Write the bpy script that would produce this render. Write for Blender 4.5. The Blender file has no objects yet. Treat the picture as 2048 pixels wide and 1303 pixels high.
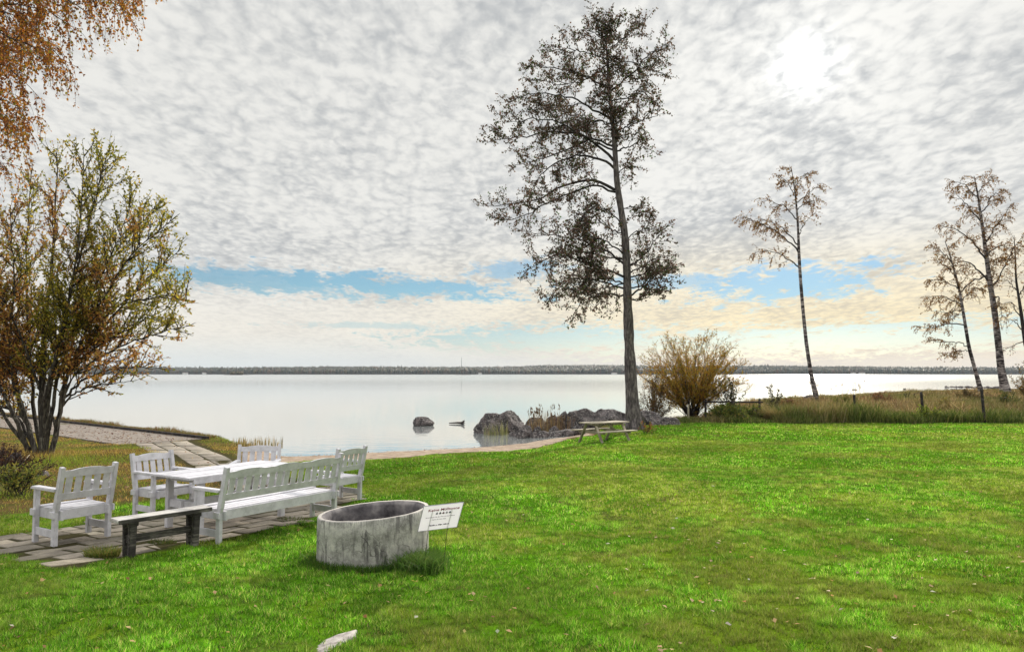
import bpy, bmesh, math, random
import numpy as np
from mathutils import Vector, Matrix, noise as mnoise

# ------------------------------------------------------------------ camera, sky, sun, exposure
sc = bpy.context.scene
col = sc.collection
R = math.radians
F = 1480.0                       # focal length in pixels of the 2048-wide photograph
CAMZ = 2.85                      # above the lake
PITCH = math.atan(95.0 / F)
cam_d = bpy.data.cameras.new('camera'); cam = bpy.data.objects.new('camera', cam_d); col.objects.link(cam)
cam_d.sensor_width = 36; cam_d.lens = 36 * F / 2048; cam_d.clip_start = .05; cam_d.clip_end = 20000
cam.location = (0, 0, CAMZ); cam.rotation_euler = (math.pi / 2 + PITCH, 0, 0)
sc.camera = cam
SUN_EL, SUN_AZ = R(21.5), R(22.1)           # azimuth measured from +Y towards +X

def build_world():
    w = bpy.data.worlds.new("World"); sc.world = w; w.use_nodes = True
    nt = w.node_tree; nt.nodes.clear(); N = nt.nodes; L = nt.links
    def nd(t, **k):
        n = N.new(t)
        for a, b in k.items(): setattr(n, a, b)
        return n
    def val(x): return x
    def link(a, b): L.new(a, b)
    def M(op, a, b=None, c=None, clamp=False):
        n = nd('ShaderNodeMath', operation=op); n.use_clamp = clamp
        for i, v in enumerate((a, b, c)):
            if v is None: continue
            if isinstance(v, (int, float)): n.inputs[i].default_value = v
            else: link(v, n.inputs[i])
        return n.outputs[0]
    def ss(x, a, b):
        n = nd('ShaderNodeMapRange', interpolation_type='SMOOTHSTEP')
        link(x, n.inputs[0]); n.inputs[1].default_value = a; n.inputs[2].default_value = b
        n.inputs[3].default_value = 0; n.inputs[4].default_value = 1
        return n.outputs[0]
    def mix(f, a, b):
        n = nd('ShaderNodeMix', data_type='RGBA')
        if isinstance(f, (int, float)): n.inputs[0].default_value = f
        else: link(f, n.inputs[0])
        for i, v in ((6, a), (7, b)):
            if isinstance(v, tuple): n.inputs[i].default_value = (*v, 1)
            else: link(v, n.inputs[i])
        return n.outputs[2]
    def noise(vec, scale, detail, rough, dist=0.0):
        n = nd('ShaderNodeTexNoise', noise_dimensions='3D'); link(vec, n.inputs['Vector'])
        n.inputs['Scale'].default_value = scale; n.inputs['Detail'].default_value = detail
        n.inputs['Roughness'].default_value = rough; n.inputs['Distortion'].default_value = dist
        return n.outputs[0]
    tc = nd('ShaderNodeTexCoord'); sep = nd('ShaderNodeSeparateXYZ'); link(tc.outputs['Generated'], sep.inputs[0])
    x, y, z = sep.outputs
    zc = M('ADD', M('MAXIMUM', z, 0.0), 0.15)
    pl = nd('ShaderNodeCombineXYZ'); link(M('DIVIDE', x, zc), pl.inputs[0]); link(M('DIVIDE', y, zc), pl.inputs[1])
    # the sheet of cloud lies in rows that run slantwise
    rot = nd('ShaderNodeMapping'); rot.inputs['Rotation'].default_value = (0, 0, R(-12)); rot.inputs['Scale'].default_value = (1.0, 1.0, 1.0)
    sq = nd('ShaderNodeMapping'); sq.inputs['Scale'].default_value = (1.0, .70, 1.0); link(pl.outputs[0], sq.inputs[0]); link(sq.outputs[0], rot.inputs[0]); pv = rot.outputs[0]
    el = M('MULTIPLY', M('ARCSINE', z), 57.2958)
    az = M('MULTIPLY', M('ARCTAN2', x, y), 57.2958)
    wn = nd('ShaderNodeTexNoise'); link(pv, wn.inputs['Vector']); wn.inputs['Scale'].default_value = 9; wn.inputs['Detail'].default_value = 2
    wa = nd('ShaderNodeVectorMath', operation='SCALE'); link(wn.outputs['Color'], wa.inputs[0]); wa.inputs['Scale'].default_value = .15
    wb = nd('ShaderNodeVectorMath', operation='ADD'); link(pv, wb.inputs[0]); link(wa.outputs[0], wb.inputs[1])
    vo = nd('ShaderNodeTexVoronoi', feature='SMOOTH_F1', voronoi_dimensions='2D'); link(wb.outputs[0], vo.inputs['Vector']); vo.inputs['Scale'].default_value = 21; vo.inputs['Smoothness'].default_value = .6
    puff = M('SUBTRACT', 1.0, M('MULTIPLY', vo.outputs['Distance'], 1.15))
    fine = noise(pv, 34.0, 4.0, .6, .4)
    mid = noise(pv, 7.5, 4.0, .6, .5)
    big = noise(pv, 2.0, 3.0, .5, .2)
    # ---- blue openings: ellipses in azimuth / elevation with torn edges
    tear = M('MULTIPLY', M('SUBTRACT', M('ADD', M('MULTIPLY', mid, .65), M('MULTIPLY', fine, .35)), .5), 5.2)
    def hole(a0, e0, ra, re, amp=1.0, slope=0.0):
        da = M('DIVIDE', M('SUBTRACT', az, a0), ra)
        ee = M('SUBTRACT', M('SUBTRACT', el, e0), M('MULTIPLY', M('SUBTRACT', az, a0), slope))
        de = M('DIVIDE', ee, re)
        d = M('SQRT', M('ADD', M('MULTIPLY', da, da), M('MULTIPLY', de, de)))
        s = M('SUBTRACT', 1.25, d)
        s = M('ADD', s, tear)
        return M('MULTIPLY', ss(s, -.05, .75), amp)
    hs = [hole(20.5, 6.6, 6.6, 1.35, 1.0, .05), hole(12.5, 6.9, 5.5, .55, .8, .0), hole(-9.5, 6.75, 11.5, .80, 1.0, -.05),
          hole(-18.0, 6.8, 9.0, 1.0, .9, -.05), hole(0.5, 8.0, 3.6, .75, .8, .04), hole(3.0, 2.7, 10.5, 1.05, .9, 0.0),
          hole(-10, 3.6, 7, .25, .5, 0.0), hole(24.0, 2.4, 19.0, 1.15, .85, 0.02)]
    h = hs[0]
    for k in hs[1:]: h = M('MAXIMUM', h, k)
    hz = M('SUBTRACT', 1.0, ss(el, .3, 3.4))           # clear, milky strip on the horizon
    # ---- clear sky
    sky = nd('ShaderNodeTexSky'); sky.sky_type = 'NISHITA'; sky.sun_disc = False
    sky.sun_elevation = SUN_EL; sky.sun_rotation = SUN_AZ; sky.altitude = 50; sky.air_density = 1.0; sky.dust_density = .4; sky.ozone_density = 1.6
    bg_sky = nd('ShaderNodeBackground')
    tint = nd('ShaderNodeMix', data_type='RGBA', blend_type='MULTIPLY'); tint.inputs[0].default_value = 1
    link(sky.outputs[0], tint.inputs[6]); tint.inputs[7].default_value = SKY_TINT
    tr = mix(ss(az, -18, 18), SKY_TINT[:3], (.25, .41, .60)); tr = mix(ss(el, 1.0, 6.0), (.42, .55, .76), tr); link(tr, tint.inputs[7])
    link(tint.outputs[2], bg_sky.inputs[0]); bg_sky.inputs[1].default_value = SKY_STRENGTH
    # ---- cloud light
    sd = (math.sin(SUN_AZ) * math.cos(SUN_EL), math.cos(SUN_AZ) * math.cos(SUN_EL), math.sin(SUN_EL))
    dot = M('ADD', M('ADD', M('MULTIPLY', x, sd[0]), M('MULTIPLY', y, sd[1])), M('MULTIPLY', z, sd[2]))
    ang = M('MULTIPLY', M('ARCCOSINE', M('MINIMUM', dot, .999999)), 57.2958)
    g1 = M('POWER', 2.718, M('MULTIPLY', M('POWER', M('DIVIDE', ang, 1.7), 2.0), -1.0))
    g2 = M('POWER', 2.718, M('MULTIPLY', M('DIVIDE', ang, 6.5), -1.0))
    g3 = M('POWER', 2.718, M('MULTIPLY', M('DIVIDE', ang, 24.0), -1.0))
    cell = M('ADD', M('ADD', M('MULTIPLY', fine, .42), M('MULTIPLY', mid, .34)), M('ADD', M('MULTIPLY', big, .58), M('MULTIPLY', puff, .22)))
    cell = M('SUBTRACT', cell, .797)
    t = ss(cell, -.29, .15)
    cc = mix(t, (.50, .52, .535), (.88, .875, .84))
    warm = M('MULTIPLY', M('SUBTRACT', 1.0, ss(el, 3.0, 12.0)), ss(az, -22, 20))
    cc = mix(warm, cc, mix(t, (.74, .65, .48), (1.07, .92, .60)))
    left_low = M('MULTIPLY', M('SUBTRACT', 1.0, ss(el, 2.0, 9.0)), M('SUBTRACT', 1.0, warm))
    cc = mix(M('MULTIPLY', left_low, .7), cc, (.98, .92, .80))
    # thin stuff on the horizon: pale blue on the left, cream on the right
    hzc = mix(ss(az, -20, 26), (.76, .82, .82), (.95, .84, .72))
    cc = mix(M('MULTIPLY', hz, .8), cc, hzc)
    st = M('ADD', M('ADD', .94, M('MULTIPLY', g3, .10)), M('ADD', M('MULTIPLY', M('MULTIPLY', g2, .15), M('ADD', .35, t)), M('MULTIPLY', M('MULTIPLY', g1, 1.0), M('ADD', .2, t))))
    st = M('MULTIPLY', st, M('ADD', 1.0, M('MULTIPLY', ss(el, 27, 65), ZENITH_GAIN)))    # overcast sky: brightest overhead
    st = M('MULTIPLY', st, CLOUD_STRENGTH)
    bg_c = nd('ShaderNodeBackground'); link(cc, bg_c.inputs[0]); link(st, bg_c.inputs[1])
    ms = nd('ShaderNodeMixShader')
    hh = M('MULTIPLY', h, M('SUBTRACT', 1.0, M('MULTIPLY', hz, .30)))
    hh = M('MULTIPLY', hh, M('SUBTRACT', 1.0, ss(el, 12, 14)))
    link(M('MULTIPLY', hh, .95), ms.inputs[0]); link(bg_c.outputs[0], ms.inputs[1]); link(bg_sky.outputs[0], ms.inputs[2])
    out = nd('ShaderNodeOutputWorld'); link(ms.outputs[0], out.inputs[0])
    w.cycles.sampling_method = 'MANUAL'; w.cycles.sample_map_resolution = 1024
SKY_STRENGTH = .11
SKY_TINT = (.40, .62, .74, 1)
CLOUD_STRENGTH = 1.0
ZENITH_GAIN = 2.1
build_world()

sun_d = bpy.data.lights.new('sun', 'SUN'); sun = bpy.data.objects.new('sun', sun_d); col.objects.link(sun)
sun_d.energy = 5.0; sun_d.angle = R(2.0); sun_d.color = (1.0, .93, .82)
sun.rotation_euler = Vector((math.sin(SUN_AZ) * math.cos(SUN_EL), math.cos(SUN_AZ) * math.cos(SUN_EL), math.sin(SUN_EL))).to_track_quat('Z', 'Y').to_euler()
sun.location = (0, 0, 30)
sc.view_settings.view_transform = 'Standard'; sc.view_settings.look = 'None'
sc.view_settings.exposure = 0.0; sc.view_settings.gamma = 1.0
sc.render.engine = 'CYCLES'
sc.cycles.max_bounces = 6; sc.cycles.diffuse_bounces = 3; sc.cycles.glossy_bounces = 3; sc.cycles.transmission_bounces = 4
sc.cycles.transparent_max_bounces = 4; sc.cycles.volume_bounces = 0
sc.cycles.use_denoising = True
sc.cycles.sample_clamp_indirect = 6.0

rng = np.random.default_rng(7)
random.seed(7)

# ------------------------------------------------------------------ helpers
def tag(o, label=None, cat=None, group=None, kind=None):
    if label: o['label'] = label
    if cat: o['category'] = cat
    if group: o['group'] = group
    if kind: o['kind'] = kind
    return o

def empty(name, loc, label=None, cat=None, group=None, rz=0.0):
    o = bpy.data.objects.new(name, None); col.objects.link(o)
    o.location = loc; o.rotation_euler = (0, 0, rz); o.empty_display_size = .1
    return tag(o, label, cat, group)

class MB:
    """collects shapes, then links them as ONE mesh object"""
    def __init__(s): s.bm = bmesh.new()
    def box(s, c, size, rot=None, taper=None):
        hx, hy, hz = [k / 2 for k in size]
        vs = []
        for dx, dy, dz in ((-1,-1,-1),(1,-1,-1),(1,1,-1),(-1,1,-1),(-1,-1,1),(1,-1,1),(1,1,1),(-1,1,1)):
            f = taper if (taper and dz > 0) else 1
            v = Vector((dx*hx*f, dy*hy*f, dz*hz))
            if rot is not None: v = rot @ v
            vs.append(s.bm.verts.new(v + Vector(c)))
        for q in ((0,3,2,1),(4,5,6,7),(0,1,5,4),(1,2,6,5),(2,3,7,6),(3,0,4,7)):
            s.bm.faces.new([vs[i] for i in q])
        return s
    def bar(s, a, b, w, t, up=(0, 0, 1)):
        a = Vector(a); b = Vector(b); d = b - a; l = d.length; y = d.normalized()
        upv = Vector(up); x = y.cross(upv)
        if x.length < 1e-4: x = y.cross(Vector((1, 0, 0)))
        x.normalize(); z = x.cross(y)
        m = Matrix((x, y, z)).transposed()
        return s.box((a + b) / 2, (w, l, t), m)
    def prism(s, pts, y0, y1):
        """outline in x,z extruded along y"""
        a = [s.bm.verts.new((p[0], y0, p[1])) for p in pts]; b = [s.bm.verts.new((p[0], y1, p[1])) for p in pts]
        n = len(pts)
        s.bm.faces.new(a); s.bm.faces.new(b[::-1])
        for i in range(n): s.bm.faces.new((a[i], b[i], b[(i+1) % n], a[(i+1) % n]))
        return s
    def tube(s, pts, rad, n=8):
        rings = []
        for i, p in enumerate(pts):
            p = Vector(p); d = (Vector(pts[min(i+1, len(pts)-1)]) - Vector(pts[max(i-1, 0)])).normalized()
            x = d.cross(Vector((0, 0, 1))); x = d.cross(Vector((1, 0, 0))) if x.length < .05 else x
            x.normalize(); y = d.cross(x); r = rad[i] if isinstance(rad, (list, tuple)) else rad
            rings.append([s.bm.verts.new(p + (x*math.cos(t)+y*math.sin(t))*r) for t in [2*math.pi*k/n for k in range(n)]])
        for a, b in zip(rings, rings[1:]):
            for k in range(n): s.bm.faces.new((a[k], a[(k+1) % n], b[(k+1) % n], b[k]))
        s.bm.faces.new(rings[0][::-1]); s.bm.faces.new(rings[-1])
        return s
    def build(s, name, mat, parent=None, bevel=0.0, smooth=False):
        bmesh.ops.recalc_face_normals(s.bm, faces=s.bm.faces)
        if bevel:
            es = [e for e in s.bm.edges if len(e.link_faces) == 2 and e.calc_face_angle(0) > .6]
            bmesh.ops.bevel(s.bm, geom=es, offset=bevel, segments=2, affect='EDGES', clamp_overlap=True)
        me = bpy.data.meshes.new(name); s.bm.to_mesh(me); s.bm.free()
        if smooth: me.polygons.foreach_set('use_smooth', [True]*len(me.polygons))
        me.materials.append(mat)
        o = bpy.data.objects.new(name, me); col.objects.link(o)
        if parent: o.parent = parent
        return o

def np_mesh(name, verts, faces, mat, colors=None, parent=None, smooth=False):
    """faces: (n,3) or (n,4) int array or list of such arrays"""
    if not isinstance(faces, list): faces = [faces]
    me = bpy.data.meshes.new(name)
    me.vertices.add(len(verts)); me.vertices.foreach_set('co', np.asarray(verts, np.float32).ravel())
    idx = np.concatenate([f.ravel() for f in faces]).astype(np.int32)
    tot = np.concatenate([np.full(len(f), f.shape[1]) for f in faces]).astype(np.int32)
    start = np.concatenate([[0], np.cumsum(tot)[:-1]]).astype(np.int32)
    me.loops.add(len(idx)); me.loops.foreach_set('vertex_index', idx)
    me.polygons.add(len(tot)); me.polygons.foreach_set('loop_start', start); me.polygons.foreach_set('loop_total', tot)
    if smooth: me.polygons.foreach_set('use_smooth', np.ones(len(tot), bool))
    me.update(calc_edges=True)
    if colors is not None:
        ca = me.color_attributes.new('Col', 'FLOAT_COLOR', 'POINT')
        c4 = np.ones((len(verts), 4), np.float32); c4[:, :3] = colors
        ca.data.foreach_set('color', c4.ravel())
    if mat: me.materials.append(mat)
    o = bpy.data.objects.new(name, me); col.objects.link(o)
    if parent: o.parent = parent
    return o

# lattice noise in numpy
_tab = np.random.default_rng(3).random((256, 256)).astype(np.float64)
def vnoise(x, y):
    xi = np.floor(x).astype(int); yi = np.floor(y).astype(int); fx = x - xi; fy = y - yi
    fx = fx*fx*(3-2*fx); fy = fy*fy*(3-2*fy)
    a = _tab[xi & 255, yi & 255]; b = _tab[(xi+1) & 255, yi & 255]; c = _tab[xi & 255, (yi+1) & 255]; d = _tab[(xi+1) & 255, (yi+1) & 255]
    return (a*(1-fx)+b*fx)*(1-fy)+(c*(1-fx)+d*fx)*fy
def fbm(x, y, o=4):
    s = 0; a = .5
    for k in range(o): s = s + a*vnoise(x*2**k+17.3*k, y*2**k+9.1*k); a *= .5
    return s/(1-.5**o)
def sstep(a, b, x):
    t = np.clip((x-a)/(b-a), 0, 1); return t*t*(3-2*t)

# ------------------------------------------------------------------ terrain function
SHORE = np.array([(-400, 330), (-70, 79.6), (-30.8, 46.4), (-20.2, 37.5), (-14, 32.2), (-11.2, 29.9), (-9.6, 27.6), (-7.9, 25.7), (-6, 26.2), (-4.2, 27.5), (-.92, 29.0),
                  (.49, 30.5), (1.94, 33.1), (2.8, 34.2), (4, 37), (8, 40), (11.5, 44), (13, 50), (20, 62), (30, 69), (38, 74), (50, 82), (80, 92), (160, 120), (400, 200)], float)
LAND = np.vstack([SHORE, [(400, -300), (-400, -300)]])
def inpoly(x, y, P):
    r = np.zeros(np.shape(x), bool); n = len(P)
    for i in range(n):
        x0, y0 = P[i]; x1, y1 = P[(i+1) % n]
        if y0 == y1: continue
        c = ((y0 > y) != (y1 > y)) & (x < (x1-x0)*(y-y0)/(y1-y0)+x0)
        r ^= c
    return r
def pldist(x, y, P):
    d = np.full(np.shape(x), 1e9)
    for i in range(len(P)-1):
        ax, ay = P[i]; bx, by = P[i+1]; vx, vy = bx-ax, by-ay
        t = np.clip(((x-ax)*vx+(y-ay)*vy)/(vx*vx+vy*vy), 0, 1)
        d = np.minimum(d, np.hypot(x-ax-t*vx, y-ay-t*vy))
    return d
def shore_d(x, y):
    d = pldist(x, y, SHORE); return np.where(inpoly(x, y, LAND), d, -d)
HY = np.array([-10, 0, 4.5, 8, 12.5, 20, 27, 38, 60, 400.]); HV = np.array([1.5, 1.62, 1.78, 1.98, 2.12, 2.33, 2.50, 2.50, 2.45, 2.4])
def zg(x, y):
    x = np.asarray(x, float); y = np.asarray(y, float)
    z = CAMZ - np.interp(y, HY, HV)
    rise = np.interp(x, [8, 24, 43, 100], [0, .35, .78, .9]) * sstep(40, 62, y)
    z = z + rise
    z = z + .12*np.exp(-(((x+13.2)/3.0)**2 + ((y-20.8)/2.5)**2))
    z = z + (fbm(x*.35+5, y*.35+2, 3)-.5)*.09 + (vnoise(x*1.7, y*1.7)-.5)*.022
    d = shore_d(x, y)
    beach = sstep(-9.2, -7.4, x)*(1-sstep(3.6, 4.6, x))
    slope = .075*beach + .55*(1-beach)
    w = (fbm(x*.8, y*.8, 2)-.5)*.5
    prof = .0 + slope*(d+w*beach)
    inside = np.minimum(z, prof)
    return np.where(d > 0, inside, np.maximum(-.02+d*.14*np.ones_like(z), -1.6))
def zg1(x, y): return float(zg(np.array([x]), np.array([y]))[0])

def ray(px, py):
    a = (px-1024)/F; b = (651.5-py)/F
    return a, math.cos(PITCH)-b*math.sin(PITCH), b*math.cos(PITCH)+math.sin(PITCH)
def P(px, py, Y):
    a, dy, dz = ray(px, py); t = Y/dy
    return Vector((a*t, Y, CAMZ+dz*t))
def G(px, py):
    """where the ray through a pixel meets the ground"""
    a, dy, dz = ray(px, py)
    Y = 2.2*dy/(-dz)
    for _ in range(30):
        h = CAMZ-zg1(a*Y/dy, Y); Y = .5*Y+.5*h*dy/(-dz)
    return (a*Y/dy, Y)

# ------------------------------------------------------------------ materials
def new_mat(name):
    m = bpy.data.materials.new(name); m.use_nodes = True; nt = m.node_tree; nt.nodes.clear()
    return m, nt
class NT:
    def __init__(s, nt): s.nt = nt
    def n(s, t, **k):
        o = s.nt.nodes.new(t)
        for a, b in k.items(): setattr(o, a, b)
        return o
    def l(s, a, b): s.nt.links.new(a, b)
    def set(s, sock, v):
        if isinstance(v, (int, float)): sock.default_value = v
        elif isinstance(v, tuple): sock.default_value = (*v, 1) if len(v) == 3 and sock.type == 'RGBA' else v
        else: s.l(v, sock)
    def coord(s, scale=(1, 1, 1), kind='Object', rot=(0, 0, 0)):
        tc = s.n('ShaderNodeTexCoord'); mp = s.n('ShaderNodeMapping'); mp.inputs['Scale'].default_value = scale; mp.inputs['Rotation'].default_value = rot
        s.l(tc.outputs[kind], mp.inputs[0]); return mp.outputs[0]
    def world(s, scale=(1, 1, 1)):
        g = s.n('ShaderNodeNewGeometry'); mp = s.n('ShaderNodeMapping'); mp.inputs['Scale'].default_value = scale
        s.l(g.outputs['Position'], mp.inputs[0]); return mp.outputs[0]
    def noise(s, v, scale, detail=4, rough=.5, dist=0):
        o = s.n('ShaderNodeTexNoise'); s.l(v, o.inputs['Vector']); o.inputs['Scale'].default_value = scale
        o.inputs['Detail'].default_value = detail; o.inputs['Roughness'].default_value = rough; o.inputs['Distortion'].default_value = dist
        return o.outputs[0]
    def vor(s, v, scale, feature='F1', out='Distance'):
        o = s.n('ShaderNodeTexVoronoi', feature=feature); s.l(v, o.inputs['Vector']); o.inputs['Scale'].default_value = scale
        return o.outputs[out]
    def ramp(s, x, stops):
        o = s.n('ShaderNodeValToRGB'); s.l(x, o.inputs[0]); e = o.color_ramp.elements
        while len(e) < len(stops): e.new(.5)
        for k, (p, c) in enumerate(stops):
            e[k].position = p; e[k].color = (*c, 1) if isinstance(c, tuple) else (c, c, c, 1)
        return o.outputs[0]
    def mix(s, f, a, b, mode='MIX'):
        o = s.n('ShaderNodeMix', data_type='RGBA', blend_type=mode); s.set(o.inputs[0], f); s.set(o.inputs[6], a); s.set(o.inputs[7], b)
        return o.outputs[2]
    def math(s, op, a, b=0.0, clamp=False):
        o = s.n('ShaderNodeMath', operation=op); o.use_clamp = clamp; s.set(o.inputs[0], a); s.set(o.inputs[1], b); return o.outputs[0]
    def bump(s, h, strength=.3, dist=.01):
        o = s.n('ShaderNodeBump'); s.l(h, o.inputs['Height']); o.inputs['Strength'].default_value = strength; o.inputs['Distance'].default_value = dist
        return o.outputs[0]
    def principled(s, color, rough=.8, normal=None, spec=.3, metallic=0.0):
        o = s.n('ShaderNodeBsdfPrincipled'); s.set(o.inputs['Base Color'], color); s.set(o.inputs['Roughness'], rough)
        o.inputs['Specular IOR Level'].default_value = spec; o.inputs['Metallic'].default_value = metallic
        if normal is not None: s.l(normal, o.inputs['Normal'])
        return o.outputs[0]
    def out(s, sh):
        o = s.n('ShaderNodeOutputMaterial'); s.l(sh, o.inputs[0])
def simple(name, stops, scale=6, rough=.8, bump=.2, dist=.006, detail=6, stretch=(1, 1, 1), spec=.25):
    m, nt = new_mat(name); q = NT(nt); v = q.coord(stretch); f = q.noise(v, scale, detail, .6)
    c = q.ramp(f, stops); q.out(q.principled(c, rough, q.bump(f, bump, dist), spec)); return m
def foliage(name, transl=.35, rough=.6, spec=.2):
    m, nt = new_mat(name); q = NT(nt); a = q.n('ShaderNodeAttribute', attribute_name='Col'); c = a.outputs['Color']
    p = q.principled(c, rough, spec=spec)
    t = q.n('ShaderNodeBsdfTranslucent'); q.l(q.mix(1.0, c, (1.0, 1.0, .75), 'MULTIPLY'), t.inputs[0])
    ms = q.n('ShaderNodeMixShader'); ms.inputs[0].default_value = transl; q.l(p, ms.inputs[1]); q.l(t.outputs[0], ms.inputs[2])
    q.out(ms.outputs[0]); return m
M = {}
M['leaf'] = foliage('leaf', .48, .6, .1)
M['grass'] = foliage('grass_blade', .5, .6, .12)
M['dry'] = foliage('dry_grass', .35, .7)
def m_ground():
    m, nt = new_mat('ground'); q = NT(nt); v = q.world()
    a = q.n('ShaderNodeAttribute', attribute_name='Col')
    n1 = q.noise(v, 14, 6, .65); n2 = q.noise(v, 60, 3, .6)
    f = q.math('ADD', q.math('MULTIPLY', n1, .6), q.math('MULTIPLY', n2, .4))
    c = q.mix(1.0, a.outputs['Color'], q.ramp(f, [(.3, .35), (.5, .95), (.7, 1.5)]), 'MULTIPLY')
    q.out(q.principled(c, 1.0, q.bump(f, .8, .03), .0)); return m
M['ground'] = m_ground()
def m_sand():
    m, nt = new_mat('sand'); q = NT(nt); v = q.world()
    n1 = q.noise(v, 3.5, 6, .7); n2 = q.noise(v, 40, 4, .7)
    f = q.math('ADD', q.math('MULTIPLY', n1, .6), q.math('MULTIPLY', n2, .4))
    c = q.ramp(f, [(.38, (.10, .065, .045)), (.47, (.27, .20, .145)), (.60, (.43, .345, .265))])
    q.out(q.principled(c, .95, q.bump(f, .9, .05), .1)); return m
M['sand'] = m_sand()
def m_water():
    m, nt = new_mat('lake_water'); q = NT(nt); v = q.world((.55, 1.0, 1.0))
    n1 = q.noise(v, 1.6, 3, .5); n2 = q.noise(q.world((.02, .05, 1)), 1.0, 3, .5)
    h = q.math('MULTIPLY', n1, q.math('ADD', .35, q.math('MULTIPLY', n2, 1.3)))
    nrm = q.bump(h, .17, .035)
    g = q.n('ShaderNodeBsdfGlossy'); g.inputs[0].default_value = (.97, .97, .97, 1); rz = q.n('ShaderNodeMapRange', interpolation_type='SMOOTHSTEP'); sx_ = q.n('ShaderNodeSeparateXYZ'); q.l(q.world(), sx_.inputs[0]); q.l(sx_.outputs[1], rz.inputs[0]); rz.inputs[1].default_value = 60; rz.inputs[2].default_value = 420; rz.inputs[3].default_value = .035; rz.inputs[4].default_value = .13; q.l(rz.outputs[0], g.inputs['Roughness']); q.l(nrm, g.inputs['Normal'])
    d = q.principled((.30, .33, .33), .4, nrm, .2)
    lw = q.n('ShaderNodeFresnel'); lw.inputs[0].default_value = 1.5; q.l(nrm, lw.inputs['Normal'])
    fac = q.math('ADD', q.math('MULTIPLY', lw.outputs[0], .55), .42, True)
    ms = q.n('ShaderNodeMixShader'); q.l(fac, ms.inputs[0]); q.l(d, ms.inputs[1]); q.l(g.outputs[0], ms.inputs[2]); q.out(ms.outputs[0]); return m
M['water'] = m_water()
def m_white():
    m, nt = new_mat('white_paint'); q = NT(nt); v = q.coord(); w = q.world()
    n1 = q.noise(w, 9, 5, .65); n2 = q.noise(w, 55, 4, .7)
    base = q.ramp(n1, [(.3, (.45, .445, .47)), (.5, (.58, .57, .61)), (.7, (.66, .65, .69))])
    chip = q.ramp(n2, [(.60, 0.0), (.68, 1.0)])
    c = q.mix(q.math('MULTIPLY', chip, .55), base, (.33, .31, .28))
    q.out(q.principled(c, .55, q.bump(n2, .25, .002), .35)); return m
M['white'] = m_white()
def m_wood(name, c0, c1, c2, rough=.85, ax=(30, 2, 30)):
    m, nt = new_mat(name); q = NT(nt); v = q.coord(ax); n1 = q.noise(v, 1.0, 6, .7, .3); n2 = q.noise(q.coord(), 4, 4, .6)
    f = q.math('ADD', q.math('MULTIPLY', n1, .6), q.math('MULTIPLY', n2, .4))
    c = q.ramp(f, [(.36, c0), (.5, c1), (.64, c2)]); q.out(q.principled(c, rough, q.bump(n1, .5, .004), .2)); return m
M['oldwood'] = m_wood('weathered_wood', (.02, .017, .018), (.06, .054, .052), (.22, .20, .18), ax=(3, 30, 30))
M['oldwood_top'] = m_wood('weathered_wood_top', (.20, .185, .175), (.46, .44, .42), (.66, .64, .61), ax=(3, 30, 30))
M['picnic'] = m_wood('picnic_wood', (.20, .17, .13), (.34, .30, .23), (.50, .46, .37), ax=(3, 30, 30))
M['deck'] = m_wood('deck_wood', (.14, .115, .095), (.235, .20, .17), (.31, .27, .235), ax=(8, 8, 8))
M['darkwood'] = m_wood('dark_wood', (.012, .010, .010), (.035, .030, .030), (.09, .075, .07), ax=(8, 8, 8))
def m_slab():
    m, nt = new_mat('paving_slab'); q = NT(nt); w = q.world()
    a = q.n('ShaderNodeAttribute', attribute_name='Col')
    n1 = q.noise(w, 5, 6, .7); n2 = q.noise(w, 45, 5, .75); n3 = q.noise(w, 1.1, 4, .6)
    f = q.math('ADD', q.math('MULTIPLY', n1, .5), q.math('MULTIPLY', n2, .5))
    c = q.mix(1.0, a.outputs['Color'], q.ramp(f, [(.34, .38), (.5, .95), (.66, 1.35)]), 'MULTIPLY')
    c = q.mix(q.ramp(n3, [(.5, 0.0), (.68, .55)]), c, (.055, .055, .032))
    q.out(q.principled(c, .9, q.bump(f, .6, .006), .2)); return m
M['slab'] = m_slab()
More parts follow.
